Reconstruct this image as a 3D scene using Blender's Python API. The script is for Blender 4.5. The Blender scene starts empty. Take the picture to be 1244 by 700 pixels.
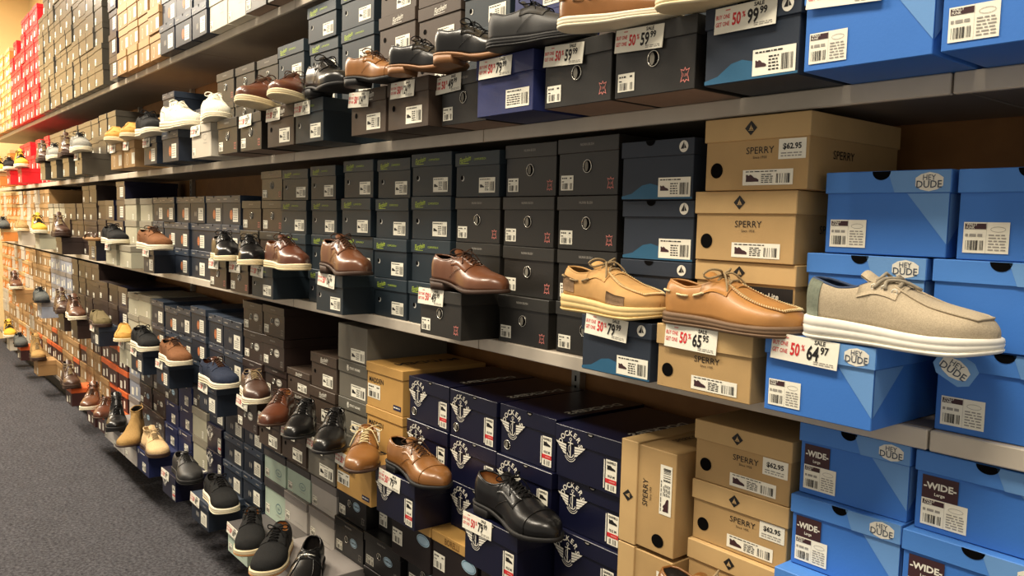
import bpy, math, random
import numpy as np
from mathutils import Vector, Matrix
random.seed(7)
S = bpy.context.scene
COL = S.collection
PI = math.pi

# ------------------------------------------------------------------ camera
FPX, CX, CY = 991.0, 622.0, 350.0
CAM = np.array([0.0, -1.35, 1.6])
def _n(v): return v / np.linalg.norm(v)
_L = _n(np.array([-182 - CX, 251 - CY, FPX]))
_B = np.array([1850 - CX, 305 - CY, FPX]); _B = _n(_B - _L * (_B @ _L))
RC = np.array([-_L, _B, np.cross(-_L, _B)])          # camera frame -> world
cam = bpy.data.cameras.new('camera'); camo = bpy.data.objects.new('camera', cam); COL.objects.link(camo)
r_, u_, b_ = RC @ np.array([1, 0, 0]), RC @ np.array([0, -1, 0]), RC @ np.array([0, 0, -1])
M4 = Matrix.Identity(4)
for i in range(3):
    M4[i][0], M4[i][1], M4[i][2], M4[i][3] = r_[i], u_[i], b_[i], CAM[i]
camo.matrix_world = M4
cam.sensor_fit = 'HORIZONTAL'; cam.sensor_width = 36; cam.lens = FPX / 1244 * 36
cam.clip_start = 0.02; cam.clip_end = 60
S.camera = camo
# ------------------------------------------------------------------ world, lights, exposure
w = bpy.data.worlds.new('store_air'); S.world = w; w.use_nodes = True
bgn = w.node_tree.nodes['Background']; bgn.inputs[0].default_value = (1.0, .9, .76, 1); bgn.inputs[1].default_value = .42
S.view_settings.view_transform = 'Standard'; S.view_settings.look = 'None'
S.view_settings.gamma = 1.0; S.view_settings.use_curve_mapping = False
S.view_settings.exposure = 0.42
def area(name, loc, rot, sx, sy, power, col=(1.0, .88, .70)):
    l = bpy.data.lights.new(name, 'AREA'); l.shape = 'RECTANGLE'; l.size = sx; l.size_y = sy; l.energy = power; l.color = col
    o = bpy.data.objects.new(name, l); COL.objects.link(o); o.location = loc; o.rotation_euler = rot; return o
LAMPS = [(-0.3, -1.5), (-2.7, -1.5), (-5.1, -1.5), (-7.5, -1.5), (-9.9, -1.5)]
CEIL = 4.4
for i, (lx, ly) in enumerate(LAMPS):
    area('ceiling_lamp_light', (lx, ly, CEIL - .1), (0, 0, 0), 1.2, .6, [82, 88, 104, 145, 190][i])

# ------------------------------------------------------------------ materials
MATS = {}
def lin(c): return tuple((x / 12.92 if x <= .04045 else ((x + .055) / 1.055) ** 2.4) for x in [v / 255. for v in c])
def mat(name, rgb, rough=.6, spec=.35, metal=0., noise=0., nscale=40., bump=0., bscale=300., coat=0., sheen=0.):
    if name in MATS: return MATS[name]
    m = bpy.data.materials.new(name); m.use_nodes = True
    nt = m.node_tree; p = nt.nodes['Principled BSDF']; c = lin(rgb)
    p.inputs['Base Color'].default_value = (*c, 1); p.inputs['Roughness'].default_value = rough
    p.inputs['Specular IOR Level'].default_value = spec; p.inputs['Metallic'].default_value = metal
    if coat: p.inputs['Coat Weight'].default_value = coat; p.inputs['Coat Roughness'].default_value = .15
    tc = nt.nodes.new('ShaderNodeTexCoord')
    if noise:
        n = nt.nodes.new('ShaderNodeTexNoise'); n.inputs['Scale'].default_value = nscale; n.inputs['Detail'].default_value = 4
        nt.links.new(tc.outputs['Object'], n.inputs['Vector'])
        r = nt.nodes.new('ShaderNodeValToRGB')
        r.color_ramp.elements[0].position = .3; r.color_ramp.elements[1].position = .7
        r.color_ramp.elements[0].color = (*[x * (1 - noise) for x in c], 1); r.color_ramp.elements[1].color = (*[min(1, x * (1 + noise)) for x in c], 1)
        nt.links.new(n.outputs['Fac'], r.inputs['Fac']); nt.links.new(r.outputs['Color'], p.inputs['Base Color'])
    if bump:
        n2 = nt.nodes.new('ShaderNodeTexNoise'); n2.inputs['Scale'].default_value = bscale; n2.inputs['Detail'].default_value = 3
        nt.links.new(tc.outputs['Object'], n2.inputs['Vector'])
        b = nt.nodes.new('ShaderNodeBump'); b.inputs['Strength'].default_value = bump; b.inputs['Distance'].default_value = .002
        nt.links.new(n2.outputs['Fac'], b.inputs['Height']); nt.links.new(b.outputs['Normal'], p.inputs['Normal'])
    MATS[name] = m; return m
def card(name, rgb, rough=.55, noise=.06, spec=.3): return mat(name, rgb, rough, spec, noise=noise, nscale=9, bump=.08, bscale=220)
PAPER = mat('label_paper', (236, 232, 215), .6, noise=.02, nscale=60)
INK = mat('black_ink', (28, 26, 26), .5, noise=.05)
GREYINK = mat('grey_ink', (150, 146, 138), .5, noise=.05)
REDINK = mat('red_ink', (205, 48, 52), .5, noise=.05)
WHITEINK = mat('white_ink', (226, 222, 208), .5, noise=.03)
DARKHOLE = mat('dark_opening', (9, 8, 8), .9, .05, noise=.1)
PLUM = mat('dark_plum_print', (62, 36, 40), .5, noise=.04)

# ------------------------------------------------------------------ mesh builder
class MB:
    def __init__(s): s.v = []; s.f = []; s.m = []; s.mats = []; s.sm = []
    def mi(s, m):
        if m not in s.mats: s.mats.append(m)
        return s.mats.index(m)
    def add(s, vs, fs, m, smooth=False):
        o = len(s.v); s.v += [tuple(map(float, v)) for v in vs]; k = s.mi(m)
        for f in fs: s.f.append([i + o for i in f]); s.m.append(k); s.sm.append(smooth)
    def box(s, x0, x1, y0, y1, z0, z1, m, bev=0.):
        if bev <= 0:
            vs = [(x0, y0, z0), (x1, y0, z0), (x1, y1, z0), (x0, y1, z0), (x0, y0, z1), (x1, y0, z1), (x1, y1, z1), (x0, y1, z1)]
            s.add(vs, [(0, 3, 2, 1), (4, 5, 6, 7), (0, 1, 5, 4), (1, 2, 6, 5), (2, 3, 7, 6), (3, 0, 4, 7)], m); return
        b = bev; R = []
        for z, i in ((z0, b), (z0 + b, 0), (z1 - b, 0), (z1, b)):
            R.append([(x0 + i + (b if i == 0 else 0), y0 + i, z), (x1 - i - (b if i == 0 else 0), y0 + i, z), (x1 - i, y0 + i + (b if i == 0 else 0), z), (x1 - i, y1 - i - (b if i == 0 else 0), z),
                      (x1 - i - (b if i == 0 else 0), y1 - i, z), (x0 + i + (b if i == 0 else 0), y1 - i, z), (x0 + i, y1 - i - (b if i == 0 else 0), z), (x0 + i, y0 + i + (b if i == 0 else 0), z)])
        vs = sum(R, []); fs = [tuple(range(7, -1, -1)), tuple(range(24, 32))]
        for k in range(3):
            for j in range(8): fs.append((k * 8 + j, k * 8 + (j + 1) % 8, (k + 1) * 8 + (j + 1) % 8, (k + 1) * 8 + j))
        s.add(vs, fs, m)
    def poly(s, pts, y, m):                     # flat printed shape on a front face (faces -y)
        s.add([(p[0], y, p[1]) for p in pts], [tuple(range(len(pts)))], m)
    def rect(s, x0, x1, z0, z1, y, m): s.poly([(x0, z0), (x1, z0), (x1, z1), (x0, z1)], y, m)
    def ell(s, cx, cz, rx, rz, y, m, n=20, a0=0, a1=2 * PI):
        s.poly([(cx + rx * math.cos(a0 + (a1 - a0) * i / n), cz + rz * math.sin(a0 + (a1 - a0) * i / n)) for i in range(n + (0 if a1 - a0 > 6.2 else 1))], y, m)
    def ring(s, cx, cz, rx, rz, t, y, m, n=24, a0=0, a1=2 * PI):
        vs = []; fs = []
        for i in range(n + 1):
            a = a0 + (a1 - a0) * i / n; c, q = math.cos(a), math.sin(a)
            vs += [(cx + rx * c, y, cz + rz * q), (cx + (rx - t) * c, y, cz + (rz - t) * q)]
        for i in range(n): fs.append((2 * i, 2 * i + 1, 2 * i + 3, 2 * i + 2))
        s.add(vs, fs, m)
    def text(s, st, cx, cz, size, y, m, align='C', rot=0., sx=1., shear=0., bold=0.):
        V, F = glyphs(st, bold)
        if not V: return
        xs = [p[0] for p in V]; wd = max(xs) - min(xs); x0 = min(xs)
        off = {'C': x0 + wd / 2, 'L': x0, 'R': x0 + wd}[align]
        c, q = math.cos(rot), math.sin(rot); out = []
        for (a, b) in V:
            a = (a - off + shear * b) * sx * size; b = (b - .35) * size
            out.append((cx + a * c - b * q, y, cz + a * q + b * c))
        s.add(out, F, m)
        return wd * sx * size
    def tube(s, pts, r, m, n=6, closed=False, caps=True):
        pts = [Vector(p) for p in pts]; k = len(pts); vs = []; up = Vector((0, 0, 1))
        for i, p in enumerate(pts):
            a = pts[(i - 1) % k] if (i > 0 or closed) else p; b = pts[(i + 1) % k] if (i < k - 1 or closed) else p
            d = (b - a)
            if d.length < 1e-9: d = Vector((1, 0, 0))
            d.normalize(); e = d.cross(up)
            if e.length < .05: e = d.cross(Vector((0, 1, 0)))
            e.normalize(); g = e.cross(d); rr = r[i] if isinstance(r, (list, tuple)) else r
            for j in range(n):
                t = 2 * PI * j / n; vs.append(p + (e * math.cos(t) + g * math.sin(t)) * rr)
        fs = []
        for i in range(k if closed else k - 1):
            for j in range(n): fs.append((i * n + j, i * n + (j + 1) % n, ((i + 1) % k) * n + (j + 1) % n, ((i + 1) % k) * n + j))
        if not closed and caps: fs += [tuple(range(n - 1, -1, -1)), tuple(range((k - 1) * n, k * n))]
        s.add(vs, fs, m, True)
    def xform(s, M):
        s.v = [tuple(M @ Vector(v)) for v in s.v]
    def mesh(s, name):
        me = bpy.data.meshes.new(name); me.from_pydata(s.v, [], s.f)
        for m in s.mats: me.materials.append(m)
        me.polygons.foreach_set('material_index', s.m); me.polygons.foreach_set('use_smooth', s.sm); me.update(); return me
    def build(s, name, parent=None):
        o = bpy.data.objects.new(name, s.mesh(name)); COL.objects.link(o)
        if parent: o.parent = parent
        return o
_G = {}
def glyphs(st, bold):
    k = (st, bold)
    if k not in _G:
        cu = bpy.data.curves.new('letters', 'FONT'); cu.body = st; cu.size = 1; cu.resolution_u = 2; cu.offset = bold
        ob = bpy.data.objects.new('letters', cu); COL.objects.link(ob)
        dg = bpy.context.evaluated_depsgraph_get(); dg.update()
        me = bpy.data.meshes.new_from_object(ob.evaluated_get(dg))
        _G[k] = ([(v.co.x, v.co.y) for v in me.vertices], [tuple(p.vertices) for p in me.polygons])
        bpy.data.objects.remove(ob); bpy.data.curves.remove(cu); bpy.data.meshes.remove(me)
    return _G[k]
def empty(name, loc=(0, 0, 0), rz=0.):
    o = bpy.data.objects.new(name, None); o.empty_display_size = .05; COL.objects.link(o); o.location = loc; o.rotation_euler = (0, 0, rz); return o
def tag(o, label, cat, group=None, kind=None):
    if label: o['label'] = label
    if cat: o['category'] = cat
    if group: o['group'] = group
    if kind: o['kind'] = kind
    return o
def struct(name, mb):
    o = mb.build(name); o['kind'] = 'structure'; return o
def copy_tree(o, parent=None):
    c = o.copy(); COL.objects.link(c); c.parent = parent
    for ch in o.children: copy_tree(ch, c)
    return c

# ------------------------------------------------------------------ the room
XL, XR, YB = -11.9, 1.6, .46
ZM, ZU, ZT, ZD = 1.286, 1.855, 2.435, .19      # tops of middle, upper, top shelf and bottom deck
cream = mat('cream_wall_paint', (232, 205, 150), .8, noise=.03, nscale=3)
def carpet():
    m = mat('charcoal_carpet', (84, 82, 84), .95, .1, noise=.0)
    nt = m.node_tree; p = nt.nodes['Principled BSDF']; tc = nt.nodes.new('ShaderNodeTexCoord')
    a = nt.nodes.new('ShaderNodeTexNoise'); a.inputs['Scale'].default_value = 60; a.inputs['Detail'].default_value = 5; a.inputs['Roughness'].default_value = .8
    b = nt.nodes.new('ShaderNodeTexNoise'); b.inputs['Scale'].default_value = 7; b.inputs['Detail'].default_value = 3
    r = nt.nodes.new('ShaderNodeValToRGB'); r.color_ramp.elements[0].position = .32; r.color_ramp.elements[1].position = .68
    r.color_ramp.elements[0].color = (*lin((26, 26, 31)), 1); r.color_ramp.elements[1].color = (*lin((104, 103, 108)), 1)
    mx = nt.nodes.new('ShaderNodeMixRGB'); mx.blend_type = 'MULTIPLY'; mx.inputs[0].default_value = .35
    bm = nt.nodes.new('ShaderNodeBump'); bm.inputs['Strength'].default_value = .6; bm.inputs['Distance'].default_value = .004
    for q in (a, b): nt.links.new(tc.outputs['Object'], q.inputs['Vector'])
    nt.links.new(a.outputs['Fac'], r.inputs['Fac']); nt.links.new(r.outputs['Color'], mx.inputs[1]); nt.links.new(b.outputs['Fac'], mx.inputs[2])
    nt.links.new(mx.outputs['Color'], p.inputs['Base Color']); nt.links.new(a.outputs['Fac'], bm.inputs['Height']); nt.links.new(bm.outputs['Normal'], p.inputs['Normal'])
    return m
q = MB(); q.box(XL - .1, XR, -4.2, YB + .1, -.05, 0, carpet()); struct('floor', q)
q = MB(); q.box(XL - .1, XR, YB, YB + .1, 0, CEIL, cream); struct('wall_back', q)
q = MB(); q.box(XL - .1, XL, -4.2, YB, 0, CEIL, cream); struct('wall_left', q)
q = MB(); q.box(XL - .1, XR, -4.2, YB + .1, CEIL, CEIL + .05, mat('ceiling_tile', (225, 220, 208), .9, noise=.03, nscale=20)); struct('ceiling', q)
lampm = bpy.data.materials.new('lamp_diffuser'); lampm.use_nodes = True
e_ = lampm.node_tree.nodes['Principled BSDF']; e_.inputs['Emission Color'].default_value = (1, .9, .75, 1); e_.inputs['Emission Strength'].default_value = 4
for i, (lx, ly) in enumerate(LAMPS):
    r = empty('ceiling_light', (lx, ly, CEIL - .05))
    tag(r, ['nearest', 'second nearest', 'middle', 'second farthest', 'farthest'][i] + ' recessed fluorescent ceiling panel over the aisle', 'ceiling light', 'ceiling panels over the aisle')
    q = MB(); q.box(-.64, .64, -.34, .34, .01, .049, mat('lamp_frame', (210, 208, 200), .5)); q.build('frame', r)
    q = MB(); q.box(-.6, .6, -.3, .3, 0, .009, lampm); q.build('diffuser', r)

# ------------------------------------------------------------------ shelving fixture
wood = mat('brown_back_panel', (150, 104, 58), .6, noise=.12, nscale=14)
steel = mat('greige_shelf_steel', (142, 130, 116), .45, .4, noise=.05, nscale=10)
lipm = mat('pale_shelf_edge', (200, 190, 174), .4, .4, noise=.04, nscale=20)
slotm = mat('upright_steel', (170, 168, 160), .35, .5, .6)
STEP = 1.22; X0S = -1.80
bays = []
xx = X0S + STEP * 2
while xx > XL + STEP: bays.append((xx - STEP, xx)); xx -= STEP
ORD = ['first', 'second', 'third', 'fourth', 'fifth', 'sixth', 'seventh', 'eighth', 'ninth', 'tenth', 'eleventh', 'twelfth', 'thirteenth', 'fourteenth', 'fifteenth', 'sixteenth', 'seventeenth', 'eighteenth', 'nineteenth', 'twentieth']
def orth(i): return ORD[i] if i < len(ORD) else '%dth' % (i + 1)
for bi, (a, b) in enumerate(bays):
    q = MB(); q.box(a + .003, b - .003, .40, .415, .1, 2.9, wood)
    o = q.build('back_panel'); tag(o, 'brown hardboard back panel behind the %s shelving bay from the right' % orth(bi), 'back panel', 'back panels of the shelving')
    for nm, z in (('middle', ZM), ('upper', ZU), ('top', ZT)):
        r = empty('display_shelf', ((a + b) / 2, .2, z - .034)); h = (b - a) / 2 - .002
        tag(r, '%s steel shelf of the %s bay from the right, under shoe boxes' % (nm, orth(bi)), 'shelf', 'steel shelves of the long shoe wall')
        q = MB(); q.box(-h, h, -.19, .195, .010, .034, steel, .002); q.build('shelf_board', r)
        q = MB(); q.box(-h, h, -.205, -.191, 0, .034, lipm, .002); q.build('shelf_lip', r)
    r = empty('base_deck', ((a + b) / 2, .2, 0)); h = (b - a) / 2 - .002
    tag(r, 'low steel base deck of the %s shelving bay from the right' % orth(bi), 'base deck', 'base decks of the shoe wall')
    q = MB(); q.box(-h, h, -.2, .195, ZD - .03, ZD, steel, .002); q.build('deck_board', r)
    q = MB(); q.box(-h, h, -.12, -.1, 0, ZD - .03, mat('dark_kick_plate', (45, 42, 40), .6)); q.build('kick_plate', r)
    q = MB(); q.box(-.018, .018, .372, .397, 0, 2.9, slotm)
    for k in range(90): q.rect(-.004, .004, .1 + k * .031, .118 + k * .031, .3715, DARKHOLE)
    o = q.build('slotted_upright'); o.location.x = b; tag(o, 'slotted steel upright at the right edge of the %s bay' % orth(bi), 'upright', 'slotted uprights of the shoe wall')

# ------------------------------------------------------------------ shoe box kinds
def barcode(q, x0, x1, z0, z1, y, n=14):
    rr = random.Random(int(x0 * 1e4) + n)
    w = (x1 - x0) / n
    for i in range(n):
        if rr.random() < .72: q.rect(x0 + i * w, x0 + i * w + w * rr.choice((.35, .55, .8)), z0, z1, y, INK)
def lines(q, x0, x1, z0, z1, y, rows, m=INK, seed=0):
    rr = random.Random(seed + rows); dz = (z1 - z0) / rows
    for i in range(rows):
        x = x0
        while x < x1 - .002:
            l = rr.uniform(.003, .011); q.rect(x, min(x1, x + l), z0 + i * dz + dz * .25, z0 + i * dz + dz * .7, y, m); x += l + .002
def shoe_icon(q, cx, cz, s, y, m=INK):
    pts = [(-1, -.45), (1, -.45), (1.02, -.2), (.7, 0), (.25, .12), (-.1, .42), (-.35, .5), (-.55, .33), (-.85, .5), (-1.02, .45), (-.97, 0)]
    q.poly([(cx + a * s, cz + b * s) for a, b in pts], y, m)
def label_std(q, x0, z0, w, h, y, icon=True, seed=0, brown=False):
    q.rect(x0, x0 + w, z0, z0 + h, y, PAPER); y -= .0005
    lines(q, x0 + .06 * w, x0 + .7 * w, z0 + .82 * h, z0 + .95 * h, y, 1, seed=seed)
    ix = 0
    if icon:
        shoe_icon(q, x0 + .2 * w, z0 + .45 * h, .13 * w, y, PLUM if brown else INK); ix = .36
    lines(q, x0 + (.06 + ix * .9) * w, x0 + .62 * w, z0 + .12 * h, z0 + .74 * h, y, 5, seed=seed + 3)
    barcode(q, x0 + .68 * w, x0 + .95 * w, z0 + .12 * h, z0 + .72 * h, y, 12)
def label_small(q, x0, z0, w, h, y, seed=0):
    q.rect(x0, x0 + w, z0, z0 + h, y, PAPER); y -= .0005
    lines(q, x0 + .08 * w, x0 + .5 * w, z0 + .72 * h, z0 + .92 * h, y, 1, seed=seed); lines(q, x0 + .72 * w, x0 + .92 * w, z0 + .72 * h, z0 + .92 * h, y, 1, seed=seed + 5)
    lines(q, x0 + .08 * w, x0 + .3 * w, z0 + .52 * h, z0 + .66 * h, y, 1, seed=seed + 1)
    barcode(q, x0 + .12 * w, x0 + .9 * w, z0 + .08 * h, z0 + .48 * h, y, 16)
def hide(q, cx, cz, s, y, m):
    o = [(0, 1), (.22, .62), (.8, .8), (.55, .3), (.5, 0), (.62, -.35), (.75, -.85), (.25, -.62), (0, -.95), (-.25, -.62), (-.75, -.85), (-.62, -.35), (-.5, 0), (-.55, .3), (-.8, .8), (-.22, .62)]
    vs = []; fs = []; n = len(o)
    for a, b in o: vs += [(cx + a * s, y, cz + b * s), (cx + a * s * .8, y, cz + b * s * .8)]
    for i in range(n): fs.append((2 * i, 2 * ((i + 1) % n), 2 * ((i + 1) % n) + 1, 2 * i + 1))
    q.add(vs, fs, m); q.text('CUIR', cx, cz, s * .5, y, m)
def arctext(q, st, cx, cz, r, size, y, m, a0, a1, bold=.0):
    n = len(st)
    for i, ch in enumerate(st):
        a = a0 + (a1 - a0) * i / (n - 1); q.text(ch, cx + r * math.cos(a), cz + r * math.sin(a), size, y, m, rot=a - PI / 2, bold=bold)
def anchor_emblem(q, cx, cz, s, y, m):
    arctext(q, 'DOCKERS', cx, cz + .02 * s, s * .80, s * .44, y, m, math.radians(166), math.radians(14), .02)
    q.ring(cx, cz + .46 * s, .10 * s, .10 * s, .035 * s, y, m, 12)
    q.rect(cx - .03 * s, cx + .03 * s, cz - .66 * s, cz + .37 * s, y, m)
    q.rect(cx - .2 * s, cx + .2 * s, cz + .2 * s, cz + .255 * s, y, m)
    q.ring(cx, cz - .36 * s, .27 * s, .30 * s, .05 * s, y, m, 14, PI * 1.05, PI * 1.95)
    q.ring(cx, cz - .12 * s, .17 * s, .26 * s, .025 * s, y - .0003, m, 14, PI * .6, PI * 1.6)
    for sg in (-1, 1):
        for k in range(4):
            z = cz + (.10 - .165 * k) * s; l = (1.16 - .17 * k) * s
            q.poly([(cx + sg * .33 * s, z - .13 * s), (cx + sg * (l - .12 * s), z - .06 * s), (cx + sg * l, z + .07 * s), (cx + sg * .33 * s, z - .01 * s)][::(1 if sg > 0 else -1)], y - .0002, m)
    arctext(q, 'SINCE', cx, cz - .14 * s, -s * .70, s * .16, y, m, math.radians(66), math.radians(114), .02) if False else None
    q.ring(cx, cz - .30 * s, .50 * s, .60 * s, .035 * s, y, m, 14, PI * 1.18, PI * 1.82); q.ring(cx, cz - .30 * s, .40 * s, .48 * s, .025 * s, y, m, 14, PI * 1.18, PI * 1.82)
def hexbadge(q, cx, cz, w, y, blue):
    h = w * .62
    def P(k): return [(cx - w / 2 * k, cz + h * .22 * k), (cx - w / 2 * k, cz - h * .22 * k), (cx - w * .3 * k, cz - h * .42 * k), (cx, cz - h * .52 * k), (cx + w * .3 * k, cz - h * .42 * k), (cx + w / 2 * k, cz - h * .22 * k), (cx + w / 2 * k, cz + h * .22 * k), (cx + w * .3 * k, cz + h * .42 * k), (cx, cz + h * .52 * k), (cx - w * .3 * k, cz + h * .42 * k)]
    q.poly(P(1), y, WHITEINK); INKB = mat('slate_ink', (70, 78, 92), .5)
    q.text('HEY', cx, cz + h * .24, h * .42, y - .0005, INKB, bold=.005)
    q.text('DUDE', cx, cz - h * .13, h * .56, y - .0005, INKB, bold=.012)
def pdiamond(q, cx, cz, s, y, m, m2):
    q.poly([(cx - s, cz), (cx, cz - s), (cx + s, cz), (cx, cz + s)], y, m)
    q.poly([(cx - .3 * s, cz - .22 * s), (cx + .05 * s, cz - .22 * s), (cx + .05 * s, cz + .5 * s)], y - .0004, m2)
    q.poly([(cx + .1 * s, cz - .22 * s), (cx + .4 * s, cz - .22 * s), (cx + .1 * s, cz + .25 * s)], y - .0004, m2)
    q.rect(cx - .4 * s, cx + .45 * s, cz - .36 * s, cz - .28 * s, y - .0004, m2)

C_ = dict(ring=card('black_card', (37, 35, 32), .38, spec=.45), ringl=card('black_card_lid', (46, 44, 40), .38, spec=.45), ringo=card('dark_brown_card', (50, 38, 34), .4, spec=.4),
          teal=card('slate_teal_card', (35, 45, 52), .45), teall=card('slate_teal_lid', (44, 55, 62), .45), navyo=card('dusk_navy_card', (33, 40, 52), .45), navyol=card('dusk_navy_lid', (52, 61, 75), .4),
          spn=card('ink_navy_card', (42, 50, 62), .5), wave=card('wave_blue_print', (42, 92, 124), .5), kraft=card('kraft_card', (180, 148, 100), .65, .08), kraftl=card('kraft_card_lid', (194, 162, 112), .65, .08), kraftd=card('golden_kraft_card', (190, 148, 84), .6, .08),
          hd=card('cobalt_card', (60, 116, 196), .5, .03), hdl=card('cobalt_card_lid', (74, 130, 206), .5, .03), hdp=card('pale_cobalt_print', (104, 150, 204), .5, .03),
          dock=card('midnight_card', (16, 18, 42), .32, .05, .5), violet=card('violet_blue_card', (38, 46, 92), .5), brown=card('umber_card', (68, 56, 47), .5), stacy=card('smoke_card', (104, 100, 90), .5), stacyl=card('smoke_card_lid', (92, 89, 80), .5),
          greyp=card('putty_card', (176, 172, 150), .55), greypl=card('putty_card_lid', (140, 134, 118), .55), mint=card('mint_card', (186, 204, 186), .5), mintl=card('graphite_lid', (78, 74, 74), .5), lgrey=card('pale_grey_card', (188, 182, 174), .5), lgreyl=card('mid_grey_lid', (134, 128, 124), .5),
          black=card('ink_black_card', (26, 25, 26), .38, spec=.45), blackbr=card('espresso_card', (36, 29, 28), .4), white=card('bone_card', (196, 188, 172), .5), bluec=card('royal_navy_card', (28, 36, 74), .45), red=card('red_card', (214, 32, 40), .5), orange=card('orange_card', (206, 130, 62), .55), olive=card('glossy_taupe_card', (68, 64, 56), .3, .12, .6),
          maroon=card('maroon_card', (66, 40, 40), .45), orl=card('orange_rim_card', (214, 100, 50), .5), bluegrey=card('bluegrey_card', (150, 156, 170), .5))
LIME = mat('lime_ink', (176, 200, 70), .5); TANINK = mat('copper_ink', (196, 118, 72), .5, noise=.15, nscale=200); OVAL = mat('pale_blue_print', (168, 196, 214), .4); ROSE = mat('rose_ink', (214, 130, 120), .5)
SILVER = mat('silver_grommet', (205, 202, 192), .25, .5, .8)
TEALINK = mat('sage_ink', (90, 120, 122), .5)

class BK:                                      # parts of one box kind, drawn in its own nominal size
    def __init__(s, w, h, d, body, lid, lh, notch=None):
        s.w, s.h, s.d, s.lh = w, h, d, lh; s.parts = []; s.root = None
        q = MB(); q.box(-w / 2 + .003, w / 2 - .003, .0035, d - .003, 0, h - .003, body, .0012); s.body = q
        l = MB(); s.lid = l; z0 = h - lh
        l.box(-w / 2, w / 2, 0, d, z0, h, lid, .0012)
        s.parts = [('box_body', q), ('lid', l)]
        s.yb = .0027; s.yl = -.0007
    def part(s, name):
        q = MB(); s.parts.append((name, q)); return q
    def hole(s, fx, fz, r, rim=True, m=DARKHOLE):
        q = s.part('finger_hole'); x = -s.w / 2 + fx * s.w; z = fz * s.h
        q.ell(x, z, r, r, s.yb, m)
        if rim:
            pts = [(x + r * math.cos(a), s.yb - .0005, z + r * math.sin(a)) for a in [2 * PI * i / 20 for i in range(20)]]
            q.tube(pts, .0013, SILVER, 5, True)
            q.ell(x - r * .25, z, r * .45, r * .8, s.yb - .0003, mat('grey_tissue', (120, 116, 106), .8))
    def notch(s, fx, r, flat=.8):
        q = s.part('lid_notch'); x = -s.w / 2 + fx * s.w; q.ell(x, s.h - .0006, r, r * flat, s.yl, DARKHOLE, 14, PI, 2 * PI)
    def vnotch(s, fx, r):
        q = s.part('lid_notch'); x = -s.w / 2 + fx * s.w; z = s.h - .0006
        q.poly([(x - r, z), (x - r * .5, z - r * 1.1), (x + r * .5, z - r * 1.1), (x + r, z)], s.yl, DARKHOLE)
    def proto(s):
        if s.root is None:
            s.ch = [(n, q.mesh(n)) for n, q in s.parts if q.v]; s.root = 1
        return s.ch
BW, BH, BD = .215, .13, .33
K = {}
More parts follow.
